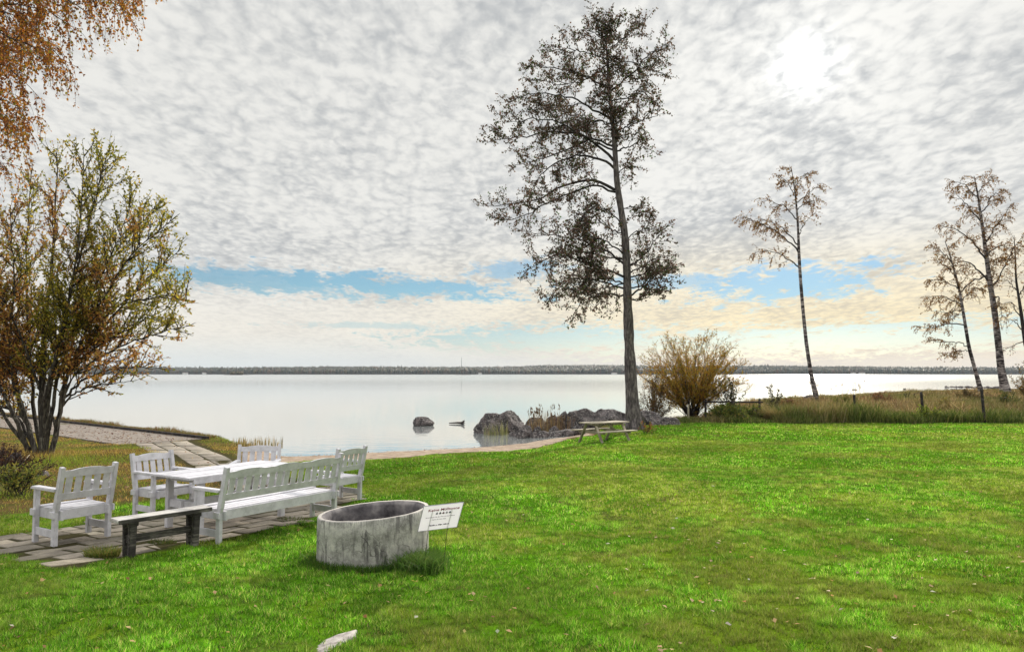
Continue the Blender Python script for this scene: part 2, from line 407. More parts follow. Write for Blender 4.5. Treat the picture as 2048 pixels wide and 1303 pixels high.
def m_concrete():
    m, nt = new_mat('cast_concrete'); q = NT(nt); v = q.coord()
    tc = q.n('ShaderNodeTexCoord'); sp = q.n('ShaderNodeSeparateXYZ'); q.l(tc.outputs['Object'], sp.inputs[0])
    n1 = q.noise(v, 7, 7, .75); n2 = q.noise(v, 70, 4, .7)
    c = q.ramp(n1, [(.32, (.16, .155, .14)), (.5, (.37, .36, .335)), (.66, (.56, .54, .49))])
    c = q.mix(q.ramp(n2, [(.60, 0.0), (.70, .75)]), c, (.07, .07, .065))
    ang = q.math('ARCTAN2', sp.outputs[1], sp.outputs[0])
    cb = q.n('ShaderNodeCombineXYZ'); q.l(q.math('MULTIPLY', ang, 3.2), cb.inputs[0]); q.l(q.math('MULTIPLY', sp.outputs[2], .9), cb.inputs[2])
    st = q.noise(cb.outputs[0], 2.4, 5, .6)                      # runs of dirt down the side
    blot = q.noise(v, 4.0, 3, .5)
    smask = q.math('MULTIPLY', q.ramp(st, [(.53, 0.0), (.62, 1.0)]), q.ramp(blot, [(.38, .25), (.60, 1.0)]))
    c = q.mix(q.math('MULTIPLY', smask, .8), c, (.07, .065, .065))
    # rim drips
    rim = q.math('MULTIPLY', q.ramp(sp.outputs[2], [(.44, 0.0), (.52, 1.0)]), q.ramp(q.noise(cb.outputs[0], 14, 3, .6), [(.45, 0.0), (.6, 1.0)]))
    c = q.mix(q.math('MULTIPLY', rim, .45), c, (.12, .12, .115))
    # cracks
    e = q.n('ShaderNodeTexVoronoi', feature='DISTANCE_TO_EDGE'); e.inputs['Scale'].default_value = 2.3
    dv = q.n('ShaderNodeVectorMath', operation='ADD'); q.l(v, dv.inputs[0])
    dn = q.n('ShaderNodeTexNoise'); dn.inputs['Scale'].default_value = 6; q.l(v, dn.inputs['Vector'])
    dm = q.n('ShaderNodeVectorMath', operation='SCALE'); dm.inputs['Scale'].default_value = .35; q.l(dn.outputs['Color'], dm.inputs[0]); q.l(dm.outputs[0], dv.inputs[1])
    q.l(dv.outputs[0], e.inputs['Vector'])
    crack = q.ramp(e.outputs['Distance'], [(.004, 1.0), (.012, 0.0)])
    crack = q.math('MULTIPLY', crack, q.ramp(blot, [(.45, 0.0), (.55, 1.0)]))
    c = q.mix(q.math('MULTIPLY', crack, .7), c, (.05, .045, .045))
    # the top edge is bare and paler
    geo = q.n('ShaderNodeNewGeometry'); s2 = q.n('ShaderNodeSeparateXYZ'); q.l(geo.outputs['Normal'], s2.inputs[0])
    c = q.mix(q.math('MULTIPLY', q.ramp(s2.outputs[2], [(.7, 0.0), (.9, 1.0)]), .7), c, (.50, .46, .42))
    h = q.math('ADD', q.math('MULTIPLY', n1, .6), q.math('MULTIPLY', n2, .5))
    q.out(q.principled(c, .9, q.bump(h, .7, .012), .2)); return m
M['concrete'] = m_concrete()
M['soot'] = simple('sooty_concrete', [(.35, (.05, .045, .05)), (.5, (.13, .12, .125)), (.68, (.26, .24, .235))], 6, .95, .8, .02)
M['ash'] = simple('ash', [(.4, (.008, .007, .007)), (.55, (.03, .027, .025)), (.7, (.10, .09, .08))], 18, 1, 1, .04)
def m_rock():
    m, nt = new_mat('granite'); q = NT(nt); v = q.coord(); n1 = q.noise(v, 2.2, 8, .7, .4); n2 = q.noise(v, 14, 6, .7)
    c = q.ramp(n1, [(.34, (.014, .012, .014)), (.47, (.050, .043, .045)), (.58, (.13, .11, .11)), (.68, (.27, .24, .23))])
    c = q.mix(q.ramp(n2, [(.54, 0.0), (.60, .8)]), c, (.34, .32, .30))
    c = q.mix(q.ramp(q.noise(v, 5, 4, .6), [(.55, 0.0), (.62, .6)]), c, (.11, .085, .08))
    f = q.math('ADD', n1, q.math('MULTIPLY', n2, .4)); q.out(q.principled(c, .85, q.bump(f, 1, .07), .25)); return m
M['rock'] = m_rock()
def m_bark(name, stops, scale, stretch, bump=.8, dist=.02):
    m, nt = new_mat(name); q = NT(nt); w = q.world(stretch); n = q.noise(w, scale, 6, .65, .2); n2 = q.noise(q.world(), 3, 4, .6)
    f = q.math('ADD', q.math('MULTIPLY', n, .75), q.math('MULTIPLY', n2, .25)); c = q.ramp(f, stops)
    q.out(q.principled(c, .9, q.bump(n, bump, dist), .15)); return m
M['alder_bark'] = m_bark('alder_bark', [(.36, (.030, .026, .030)), (.5, (.11, .095, .098)), (.64, (.25, .22, .215))], 3.4, (5, 5, 1.1))
M['grey_bark'] = m_bark('grey_bark', [(.38, (.020, .017, .016)), (.52, (.075, .068, .060)), (.66, (.22, .21, .17))], 5, (5, 5, 1))
M['dark_bark'] = m_bark('dark_bark', [(.38, (.012, .010, .010)), (.52, (.040, .034, .033)), (.68, (.13, .12, .105))], 5, (5, 5, 1))
def m_birch():
    m, nt = new_mat('birch_bark'); q = NT(nt); n = q.noise(q.world((1, 1, 3.4)), 1.9, 5, .7, .3); n2 = q.noise(q.world((1, 1, .5)), 1.2, 3, .5)
    f = q.math('ADD', q.math('MULTIPLY', n, .8), q.math('MULTIPLY', n2, .2))
    c = q.ramp(f, [(.45, (.025, .020, .022)), (.53, (.24, .21, .21)), (.62, (.46, .42, .41))]); q.out(q.principled(c, .8, None, .2)); return m
M['birch_bark'] = m_birch()
M['far'] = foliage('far_forest', .1)
def m_sign():
    m, nt = new_mat('sign_board'); q = NT(nt); n = q.noise(q.coord(), 8, 3, .5); c = q.ramp(n, [(.3, (.80, .77, .84)), (.7, (.86, .83, .90))])
    t = q.n('ShaderNodeBsdfTranslucent'); q.l(c, t.inputs[0]); ms = q.n('ShaderNodeMixShader'); ms.inputs[0].default_value = .36
    q.l(q.principled(c, .45, None, .25), ms.inputs[1]); q.l(t.outputs[0], ms.inputs[2]); q.out(ms.outputs[0]); return m
M['sign'] = m_sign()
M['sign_old'] = simple('sign_board', [(.3, (.86, .80, .95)), (.7, (.90, .84, .97))], 8, .45, .0)
def flat(name, c, rough=.6, metallic=0.0):
    m, nt = new_mat(name); q = NT(nt); n = q.noise(q.coord(), 30, 3, .6); cc = q.mix(n, tuple(k*.8 for k in c), tuple(min(1, k*1.2) for k in c))
    q.out(q.principled(cc, rough, None, .3, metallic)); return m
M['red_ink'] = flat('red_ink', (.28, .02, .03)); M['grey_ink'] = flat('grey_ink', (.22, .20, .25)); M['dark_ink'] = flat('dark_ink', (.03, .03, .045))
M['wire'] = flat('dark_wire', (.035, .035, .035), .5, .5)

# ------------------------------------------------------------------ ground
def grid_axis(pieces):
    out = []
    for a, b, s in pieces: out += list(np.arange(a, b, s))
    return np.array(out+[pieces[-1][1]])
gx = grid_axis([(-400, -120, 40), (-120, -40, 4), (-40, -18, .8), (-18, 14, .2), (14, 60, .6), (60, 120, 4), (120, 400, 40)])
gy = grid_axis([(-300, -20, 40), (-20, 0, 2), (0, 3, .5), (3, 45, .2), (45, 95, .7), (95, 400, 15)])
GX, GY = np.meshgrid(gx, gy); GZ = zg(GX, GY)

TERR_PX = [(-140, 1082), (0, 1071), (85, 1064), (180, 1044), (290, 1026), (420, 1000), (512, 990), (600, 975), (678, 976), (735, 987), (700, 1008), (660, 1026), (600, 1043), (520, 1062), (430, 1081), (300, 1106), (262, 1118), (215, 1123), (165, 1135), (120, 1134), (40, 1121), (0, 1109), (-150, 1112)]
TERR = np.array([G(*p) for p in TERR_PX])
PATH = np.array([(-13.35, 26.4), (-11.9, 28.0), (-7.45, 20.4), (-3.3, 13.75), (-4.75, 12.9), (-8.85, 19.7)])
def sand_zone(x, y):
    d = shore_d(x, y)
    w = 5.3 + .8*(fbm(x*.9, y*.9, 3)-.5)*2
    w = w*sstep(-9.3, -7.2, x)*(1-sstep(-.6, 2.8, x)*.82)
    return (d < w) & (x > -9.4) & (x < 3.6) & (d > -3)
def lawn_zone(x, y):
    """mown lawn = 1, rough ground = 0"""
    ok = (y < 37.6+.6*(vnoise(x*.6, y*0)-.5)) & (x > -30) & (x < 60)
    # rough ground left of the terrace and around the tree
    lx = np.interp(y, [0, 8, 9.5, 11, 14, 20, 30], [-5.6, -6.1, -6.9, -7.4, -5.2, -7.0, -8])
    return ok & (x > lx + 1.2*(fbm(x*.8, y*.8, 2)-.5)) & (shore_d(x, y) > 1.4)
def ground_col(x, y):
    n = fbm(x*.55, y*.55, 4); n2 = fbm(x*2.2+40, y*2.2, 3)
    g = np.array([.060, .16, .006]); g2 = np.array([.11, .17, .012]); br = np.array([.085, .060, .030])
    t = sstep(.42, .68, n)[..., None]; c = g*(1-t)+g2*t
    t = (sstep(.60, .75, n2)*.7)[..., None]; c = c*(1-t)+br*t
    rough = (~lawn_zone(x, y))[..., None]
    t = sstep(.35, .65, n2)[..., None]
    rc = np.array([.12, .080, .034])*(1-t)+np.array([.075, .075, .022])*t
    c = np.where(rough, rc, c)
    s = sand_zone(x, y)[..., None]; c = np.where(s, np.array([.30, .21, .155]), c)
    pv_ = (inpoly(x, y, TERR) | inpoly(x, y, PATH))[..., None]; c = np.where(pv_, np.array([.055, .050, .026]), c)
    c = np.where((shore_d(x, y) < 0)[..., None], np.array([.12, .10, .075]), c)
    return c
ny, nx = GX.shape
idx = np.arange(nx*ny).reshape(ny, nx)
gf = np.stack([idx[:-1, :-1], idx[:-1, 1:], idx[1:, 1:], idx[1:, :-1]], -1).reshape(-1, 4)
gv = np.stack([GX, GY, GZ], -1).reshape(-1, 3)
g_o = np_mesh('ground', gv, gf, M['ground'], ground_col(gv[:, 0], gv[:, 1]), smooth=True)
tag(g_o, kind='structure')

# beach sheet of sand, draped just above the ground
bx = np.arange(-9.6, 5.8, .12); by = np.arange(20.5, 36, .12); BX, BY = np.meshgrid(bx, by)
keep = sand_zone(BX, BY); BZ = zg(BX, BY)+.006+.05*(fbm(BX*2.3, BY*2.3, 3)-.42)*sstep(0, 1.0, shore_d(BX, BY))
BZ = np.maximum(BZ, zg(BX, BY)+.005)
i2 = np.arange(BX.size).reshape(BX.shape)
q4 = np.stack([i2[:-1, :-1], i2[:-1, 1:], i2[1:, 1:], i2[1:, :-1]], -1)[keep[:-1, :-1] & keep[1:, 1:] & keep[1:, :-1] & keep[:-1, 1:]]
used = np.unique(q4); rm = np.full(BX.size, -1); rm[used] = np.arange(len(used))
bv = np.stack([BX, BY, BZ], -1).reshape(-1, 3)[used]
tag(np_mesh('beach_sand', bv, rm[q4], M['sand'], smooth=True), kind='structure')

# lake
wv = np.array([(-9000, 15, 0), (9000, 15, 0), (9000, 9000, 0), (-9000, 9000, 0)], float)
tag(np_mesh('water', wv, np.array([[0, 1, 2, 3]]), M['water']), kind='structure')

# ------------------------------------------------------------------ paving
def slabs(name, origin, ang, su, sv, poly, gap=.014, thick=.05, up=.022, bond=.5, seed=1, tone=(.30, .275, .255)):
    r = np.random.default_rng(seed); ca, sa = math.cos(ang), math.sin(ang)
    V = []; Fc = []; C = []
    n = 90
    for j in range(-n, n):
        for i in range(-n, n):
            u0 = i*su+(bond*su if j % 2 else 0)+(r.random()-.5)*.01; v0 = j*sv
            uc, vc = u0+su/2, v0+sv/2
            x = origin[0]+uc*ca-vc*sa; y = origin[1]+uc*sa+vc*ca
            if abs(x-origin[0]) > 14 or abs(y-origin[1]) > 14: continue
            if not bool(inpoly(np.array([x]), np.array([y]), poly)[0]): continue
            lift = (r.random()-.5)*.014; tx = (r.random()-.5)*.012; ty = (r.random()-.5)*.012
            c = np.array(tone)*(.68+.60*r.random())*np.array([1, 1+.03*(r.random()-.5), 1+.06*(r.random()-.5)])
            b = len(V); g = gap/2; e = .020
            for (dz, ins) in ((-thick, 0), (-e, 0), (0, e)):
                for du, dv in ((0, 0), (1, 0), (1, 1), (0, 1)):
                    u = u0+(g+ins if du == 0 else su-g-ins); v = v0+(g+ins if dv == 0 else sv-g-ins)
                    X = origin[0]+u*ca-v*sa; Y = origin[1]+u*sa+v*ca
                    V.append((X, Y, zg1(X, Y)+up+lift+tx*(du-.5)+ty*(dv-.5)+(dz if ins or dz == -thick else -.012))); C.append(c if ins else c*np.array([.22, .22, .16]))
            for k in (0, 4):
                for a in range(4): Fc.append((b+k+a, b+k+(a+1) % 4, b+k+4+(a+1) % 4, b+k+4+a))
            Fc.append((b+8, b+9, b+10, b+11))
    o = np_mesh(name, np.array(V), np.array(Fc), M['slab'], np.array(C)); tag(o, kind='structure'); return o
UA = R(58)
U = Vector((math.cos(UA), math.sin(UA), 0)); Vv = Vector((-math.sin(UA), math.cos(UA), 0))
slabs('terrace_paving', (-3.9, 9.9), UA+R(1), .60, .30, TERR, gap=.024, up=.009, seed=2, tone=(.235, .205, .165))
pd = math.atan2(28.0-13.75, -11.9+3.3)
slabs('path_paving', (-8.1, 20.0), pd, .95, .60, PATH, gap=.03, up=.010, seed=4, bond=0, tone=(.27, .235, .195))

# ------------------------------------------------------------------ boardwalk to the left
def deck_walk():
    e = empty('boardwalk', (-12.7, 27.3, zg1(-12.7, 27.3)), 'grey plank boardwalk littered with fallen leaves leading left along the lake', 'boardwalk')
    d = Vector((-.762, .648, 0)); nrm = Vector((.648, .762, 0))    # nrm points to the lake
    o0 = Vector((-12.75, 27.25, 0)); zt = .36
    mb = MB(); r = random.Random(4)
    for k in range(330):
        c = o0 + d*(k*.145+.07); w = 3.0
        mb.box(Vector((c.x, c.y, zt+r.uniform(-.004, .004)))-e.location, (w, .133, .035), Matrix((nrm, d, (0, 0, 1))).transposed())
    mb.build('planks', M['deck'], e)
    for s, h, nm in ((1.53, .10, 'edge_beam'), (-1.53, -.015, 'side_beam')):
        mb = MB(); a = o0+nrm*s; b = a+d*48
        mb.bar(Vector((a.x, a.y, zt+h-.05))-e.location-d*(.35 if s > 0 else 0), Vector((b.x, b.y, zt+h-.05))-e.location, .10, .13)
        mb.build(nm, M['darkwood'], e, .008)
    mb = MB(); a = o0-nrm*1.5; b = o0+nrm*1.45
    mb.bar(Vector((a.x, a.y, zt-.04))-e.location-d*.03, Vector((b.x, b.y, zt-.04))-e.location-d*.03, .07, .09); mb.build('front_sill', M['darkwood'], e, .006)
    for k in range(1, 15):
        mb = MB(); c = o0+nrm*1.45+d*k*3.2
        mb.tube([Vector((c.x, c.y, -.9))-e.location, Vector((c.x, c.y, zt-.03))-e.location], .09, 8); mb.build('support_post', M['darkwood'], e)
deck_walk()

# ------------------------------------------------------------------ white garden furniture
def seat_furniture(name, W, nsl, loc, face, label, cat, group, arm_side=(-1, 1)):
    """local frame: x along the back, +y the way the sitter looks, origin on the ground between the rear posts"""
    z0 = zg1(*loc)+.022
    e = empty(name, (loc[0], loc[1], z0), label, cat, group, rz=math.atan2(face[1], face[0])-math.pi/2)
    D = .43; w2 = W/2; ph = .91 if nsl < 8 else .93
    for s in (-1, 1):                                               # rear post: leg below, raked back above the seat
        pts = [(-.035, 0), (.035, 0), (.035, .38), (.018, .45), (-.09, ph), (-.155, ph-.01), (-.060, .45), (-.035, .38)]
        bm = MB(); 
        a = [bm.bm.verts.new((s*w2-.024, p[0], p[1])) for p in pts]; b = [bm.bm.verts.new((s*w2+.024, p[0], p[1])) for p in pts]
        n = len(pts); bm.bm.faces.new(a); bm.bm.faces.new(b[::-1])
        for i in range(n): bm.bm.faces.new((a[i], b[i], b[(i+1) % n], a[(i+1) % n]))
        bm.build('rear_post', M['white'], e, .004)
        MB().box((s*w2, D, .31), (.055, .055, .62)).build('front_leg', M['white'], e, .004)
        mb = MB(); o = [(-.03, .62), (D+.07, .62), (D+.075, .640), (D+.04, .655), (-.05, .655)]
        a = [mb.bm.verts.new((s*w2-.045, p[0], p[1])) for p in o]; b = [mb.bm.verts.new((s*w2+.045, p[0], p[1])) for p in o]
        mb.bm.faces.new(a); mb.bm.faces.new(b[::-1])
        for i in range(5): mb.bm.faces.new((a[i], b[i], b[(i+1) % 5], a[(i+1) % 5]))
        mb.build('armrest', M['white'], e, .006)
        # seat side rail: runs past both legs outside of them
        mb = MB(); xx = s*(w2-.041); mb.box((xx, D/2, .345), (.028, D+.16, .11)); mb.build('side_rail', M['white'], e, .003)
        MB().box((s*w2, D/2, .135), (.026, D-.055, .085)).build('stretcher', M['white'], e, .003)
        MB().box((s*(w2+.037), .0, .355), (.026, .10, .075)).build('joint_block', M['white'], e, .003)
        MB().box((s*(w2+.037), D, .355), (.026, .10, .075)).build('joint_block', M['white'], e, .003)
    # seat boards
    mb = MB(); 
    for k in range(4): mb.box((0, .065+k*.108, .415-.012*(k < 3)), (W-.05, .100, .022))
    mb.build('seat', M['white'], e, .003)
    MB().box((0, .005, .345), (W-.05, .030, .115)).build('apron', M['white'], e, .003)
    MB().box((0, D-.005, .345), (W-.055, .028, .10)).build('apron', M['white'], e, .003)
    # raked back: rails and slats
    def yz(z): return .018-.108*(z-.45)/(ph-.45)-.045
    rk = math.atan2(.108, ph-.45)
    tilt = Matrix.Rotation(rk, 3, 'X')
    def rail(zlo, zhi, wavy):
        n = 60; V = []; mb = MB(); bm = mb.bm
        xs = np.linspace(-w2+.024, w2-.024, n)
        per = (W-.05)/(1 if nsl < 8 else 3)
        prev = None
        for x in xs:
            t = ((x+w2-.024) % per)/per if wavy else 0
            c = (.5-.5*math.cos(2*math.pi*t)) if wavy else 0
            c = c**.8 - .35*math.exp(-((t-.14)/.07)**2) - .35*math.exp(-((t-.86)/.07)**2) if wavy else 0
            zt = zhi+.019*c
            ring = [bm.verts.new((x, yz(zlo)-.015, zlo)), bm.verts.new((x, yz(zlo)+.015, zlo)), bm.verts.new((x, yz(zt)+.015, zt)), bm.verts.new((x, yz(zt)-.015, zt))]
            if prev:
                for i in range(4): bm.faces.new((prev[i], ring[i], ring[(i+1) % 4], prev[(i+1) % 4]))
            else: bm.faces.new(ring[::-1])
            prev = ring
        bm.faces.new(prev)
        return mb
    rail(.785, .865, True).build('top_rail', M['white'], e)
    rail(.52, .60, False).build('bottom_rail', M['white'], e)
    pitch = (W-.075)/nsl
    mb = MB()
    for k in range(nsl):
        x = -W/2+.0375+pitch*(k+.5); wd = pitch*.70
        if nsl > 8 and k == 4: x -= .006
        zc = .692; mb.box((x, yz(zc), zc), (wd, .012, .195), tilt)
    mb.build('back_slats', M['white'], e, .002)
    if nsl > 8:
        MB().box((0, D/2, .335), (.03, D, .08)).build('seat_bearer', M['white'], e, .003)
    return e
vx, vy = Vv.x, Vv.y
def mid2(a, L): return (a[0]+U.x*L/2, a[1]+U.y*L/2)
seat_furniture('garden_chair', .62, 5, mid2((-5.27, 8.66), .62), (vx, vy), 'white wooden armchair at far left of the terrace, turned away from the table', 'chair', 'white garden chairs on the terrace')
seat_furniture('garden_chair', .62, 5, mid2((-5.50, 10.95), .62), (-vx, -vy), 'white wooden armchair facing the white bench across the table, nearest the tree', 'chair', 'white garden chairs on the terrace')
seat_furniture('garden_chair', .66, 5, (-4.33, 12.75), (.16, -.99), 'white wooden armchair behind the table with its back to the lake and path', 'chair', 'white garden chairs on the terrace')
seat_furniture('garden_chair', .62, 5, mid2((-2.89, 12.07), .62), (vx, vy), 'white wooden armchair beyond the right end of the white bench beside the lawn', 'chair', 'white garden chairs on the terrace')
seat_furniture('garden_bench', 1.86, 15, mid2((-3.47, 8.90), 1.86), (vx, vy), 'long white wooden garden bench with wavy top rail standing along the table', 'bench', None)

def white_table():
    c = (-3.97, 10.46); z0 = zg1(*c)+.02
    e = empty('garden_table', (c[0], c[1], z0), 'long white plank table between the white bench and the chairs', 'table', None, rz=UA)
    mb = MB()
    for k in range(5): mb.box((0, -.34+k*.17, .715+(.002 if k % 2 else 0)), (1.80, .163, .030))
    mb.build('tabletop', M['white'], e, .004)
    MB().box((0, .405, .675), (1.66, .028, .07)).build('apron', M['white'], e, .003)
    MB().box((0, -.405, .675), (1.66, .028, .07)).build('apron', M['white'], e, .003)
    for sx in (-1, 1):
        for sy in (-1, 1):
            MB().box((sx*.665, sy*.33, .35), (.085, .07, .70)).build('leg', M['white'], e, .005)
        MB().box((sx*.665, 0, .33), (.05, .59, .10)).build('cross_rail', M['white'], e, .004)
        MB().box((sx*.665, 0, .665), (.06, .76, .065)).build('bearer', M['white'], e, .004)
    MB().box((0, 0, .33), (1.46, .05, .11)).build('stretcher', M['white'], e, .004)
white_table()

def dark_bench():
    a = Vector((-4.27, 8.05, 0)); b = Vector((-3.60, 8.86, 0)); c = (a+b)/2; d = b-a; z0 = zg1(c.x, c.y)+.018
    e = empty('plank_bench', (c.x, c.y, z0), 'small weathered dark plank bench with pale top in front of the white bench', 'bench', None, rz=math.atan2(d.y, d.x))
    L = d.length
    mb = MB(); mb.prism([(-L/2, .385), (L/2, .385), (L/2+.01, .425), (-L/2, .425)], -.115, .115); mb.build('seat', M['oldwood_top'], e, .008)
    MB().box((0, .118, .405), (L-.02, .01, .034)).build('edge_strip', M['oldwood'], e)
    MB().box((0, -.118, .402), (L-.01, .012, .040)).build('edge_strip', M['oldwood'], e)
    for s in (-1, 1):
        x = s*(L/2-.17)
        for t in (-1, 1):
            MB().box((x, t*.062, .192), (.075, .06, .384), Matrix.Rotation(t*-.06, 3, 'X')).build('leg', M['oldwood'], e, .006)
        MB().box((x+s*.0, 0, .36), (.10, .21, .045)).build('bearer', M['oldwood'], e, .004)
        MB().box((x, 0, .19), (.05, .07, .08)).build('cross_block', M['oldwood'], e, .003)
    MB().box((0, 0, .19), (L-.34, .032, .075)).build('stretcher', M['oldwood'], e, .005)
dark_bench()

# ------------------------------------------------------------------ concrete ring and sign
def ring():
    cx, cy, r0, r1, h = -1.475, 8.0, .585, .50, .56
    z0 = zg1(cx, cy)-.03
    e = empty('fire_ring', (cx, cy, z0), 'round weathered concrete fire ring with cracked sooty inside on the lawn', 'fire pit')
    n = 96; r = random.Random(3)
    prof_o = [(r0+.004, -.10), (r0+.002, .0), (r0, .2), (r0-.001, .4), (r0-.002, h-.012), (r0-.012, h), (r0-.045, h-.002)]
    prof_i = [(r0-.046, h-.003), (r1+.012, h-.022), (r1+.003, h-.045), (r1, h-.12), (r1-.003, .25), (r1, .05)]
    tilt = math.tan(R(4.3))
    def lathe(prof, name, mat, jit=0.0):
        V = []; Fq = []
        for i in range(n):
            t = 2*math.pi*i/n
            for (rr, z) in prof:
                rr2 = rr+jit*(mnoise.noise(Vector((math.cos(t)*3, math.sin(t)*3, z*4)))) 
                x, y = rr2*math.cos(t), rr2*math.sin(t)
                zz = z+(x*tilt if z > .05 else 0) + (.003*mnoise.noise(Vector((x*9, y*9, 1))) if z > .4 else 0)
                V.append((x, y, zz))
        m = len(prof)
        for i in range(n):
            for j in range(m-1):
                a = i*m+j; b = ((i+1) % n)*m+j; Fq.append((a, b, b+1, a+1))
        return np_mesh(name, np.array(V), np.array(Fq), mat, None, e, True)
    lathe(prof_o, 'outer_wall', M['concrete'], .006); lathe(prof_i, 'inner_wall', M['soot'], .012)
    V = [(0, 0, .10)]; Fq = []
    for j, rr in enumerate((.15, .3, .42, .52)):
        for i in range(48):
            t = 2*math.pi*i/48; x, y = rr*math.cos(t), rr*math.sin(t); V.append((x, y, .10+.05*mnoise.noise(Vector((x*6, y*6, 3)))))
    tri = [(0, 1+i, 1+(i+1) % 48) for i in range(48)]
    for j in range(3):
        for i in range(48): a = 1+j*48+i; b = 1+j*48+(i+1) % 48; Fq.append((a, b, b+48, a+48))
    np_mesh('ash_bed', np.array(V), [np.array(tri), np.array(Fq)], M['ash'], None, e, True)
ring()

def sign():
    px = 7.32/F
    c = P(881.5, 1032.8, 7.32)
    w = Vector((75, 34, 2.2))*px; h = Vector((19.4, -38, 56.0))*px
    # make exactly rectangular
    W, Hh = w.length, h.length; wn = w.normalized(); hn = (h-wn*h.dot(wn)).normalized(); nn = wn.cross(hn)      # towards the camera is -nn or +nn
    if nn.y > 0: nn = -nn
    base = Vector((c.x, c.y, zg1(c.x, c.y)))
    e = empty('lawn_sign', base, 'white sign with red heading on two wire stakes beside the concrete ring', 'sign')
    m = Matrix((wn, hn, wn.cross(hn))).transposed()
    bo = c-base; np_mesh('board', np.array([bo+wn*(a*W/2)+hn*(b*Hh/2) for a, b in ((-1, -1), (1, -1), (1, 1), (-1, 1))]), np.array([[0, 1, 2, 3]]), M['sign'], None, e)
    fm = MB()
    for a, b in (((-1, -1), (1, -1)), ((1, -1), (1, 1)), ((1, 1), (-1, 1)), ((-1, 1), (-1, -1))):
        fm.bar(bo+wn*(a[0]*W/2)+hn*(a[1]*Hh/2), bo+wn*(b[0]*W/2)+hn*(b[1]*Hh/2), .004, .005, up=wn.cross(hn))
    fm.build('rim', flat('sign_rim', (.35, .34, .42)), e)
    fn = wn.cross(hn)
    side = 1 if fn.y < 0 else -1
    fr = Matrix((wn, hn, fn)).transposed() if side > 0 else Matrix((wn, hn, fn)).transposed()
    def text(body, u, v, size, mat, shear=0, name='lettering', bold=0.0):
        cu = bpy.data.curves.new(name, 'FONT'); cu.body = body; cu.size = size; cu.align_x = 'CENTER'; cu.align_y = 'CENTER'; cu.shear = shear; cu.offset = bold; cu.extrude = .0006
        cu.materials.append(mat)
        o = bpy.data.objects.new(name, cu); col.objects.link(o); o.parent = e
        pos = c-base+wn*(u*W)+hn*(v*Hh)+fn*side*.0042
        o.matrix_local = Matrix.Translation(pos) @ fr.to_4x4()
        bpy.context.view_layer.update()
        me = bpy.data.meshes.new_from_object(o.evaluated_get(bpy.context.evaluated_depsgraph_get()))
        o2 = bpy.data.objects.new(name, me); col.objects.link(o2); o2.parent = e; o2.matrix_local = o.matrix_local.copy()
        bpy.data.objects.remove(o)
        return o2
    text('Keine Mülltonne', .03, .31, W*.118, M['red_ink'], .05, 'lettering', .0006)
    text('Bitte bringen Sie den Müll mit nach Hause', -.02, .03, W*.043, M['grey_ink'], .1)
    text('Danke für Ihre Hilfe', -.04, -.07, W*.043, M['grey_ink'], .1)
    text('Familie u. Mitp. Allmen', .0, -.30, W*.055, M['dark_ink'], .3, 'lettering', .0008)
    cols = [(.05, .08, .13), (.015, .015, .05), (.16, .06, .12), (.24, .22, .27), (.05, .09, .16)]
    for k in range(5):                                            # row of small drop-shaped bags
        mt = flat('bag_ink', cols[k]); bm = MB(); pts = []
        for i in range(20):
            t = 2*math.pi*i/20; rr = .0125*(1+.0*t); x = rr*math.sin(t)*(1 if math.cos(t) < .3 else .55); y = rr*math.cos(t)*(1 if math.cos(t) < .6 else 1.45); pts.append((x, y))
        vs = [bm.bm.verts.new(c-base+wn*(W*(-.135+k*.082+.01)+p[0])+hn*(Hh*.165+p[1])+fn*side*.0045) for p in pts]
        vb = [bm.bm.verts.new(v.co-fn*side*.0014) for v in vs]
        bm.bm.faces.new(vs); bm.bm.faces.new(vb[::-1])
        for i in range(20): bm.bm.faces.new((vs[i], vb[i], vb[(i+1) % 20], vs[(i+1) % 20]))
        bm.build('bag_symbol', mt, e)
    for s in (-.23, .26):
        top = c-base+wn*(s*W)+hn*(Hh*.25)-fn*side*.007; bot = c-base+wn*(s*W)-hn*(Hh*.5)-fn*side*.007
        ft = bot-hn*.12; k = (ft.z+.05); foot = Vector((bot.x-.055, bot.y+.05, -.08))
        MB().tube([top, bot, foot], .0032, 6).build('stake', M['wire'], e)
sign()

# ------------------------------------------------------------------ picnic table
def picnic():
    # feet of the near end at (1150,882) and (1212,886), far end foot at (1268,878)
    a = P(1181, 884, 26.6); b = P(1243, 873, 29.0)
    cx, cy = 4.02*26.9/26.9-.55, 27.9
    cx = (P(1209, 870, 27.9)).x
    d = Vector((1.55, 1.05, 0)).normalized(); ang = math.atan2(d.y, d.x); z0 = zg1(cx, cy)
    e = empty('picnic_table', (cx, cy, z0), 'weathered wooden picnic table with attached benches under the tall tree', 'picnic table', None, rz=ang)
    mb = MB()
    for k in range(5): mb.box((0, -.30+k*.15, .735), (1.85, .142, .038))
    mb.build('tabletop', M['picnic'], e, .004)
    for s in (-1, 1):
        mb = MB(); 
        for k in range(2): mb.box((0, s*(.62+k*.145), .44), (1.85, .138, .038))
        mb.build('seat', M['picnic'], e, .004)
        x = s*.66
        for t in (-1, 1):
            MB().bar((x, t*.68, -.02), (x, t*.24, .715), .045, .105, up=(1, 0, 0)).build('leg', M['picnic'], e, .004)
        MB().box((x-s*.047, 0, .40), (.045, 1.50, .095)).build('seat_bearer', M['picnic'], e, .004)
        MB().box((x-s*.047, 0, .695), (.045, .72, .075)).build('top_bearer', M['picnic'], e, .004)
        MB().bar((s*.60, 0, .38), (s*.12, 0, .70), .045, .07).build('brace', M['picnic'], e, .004)
picnic()

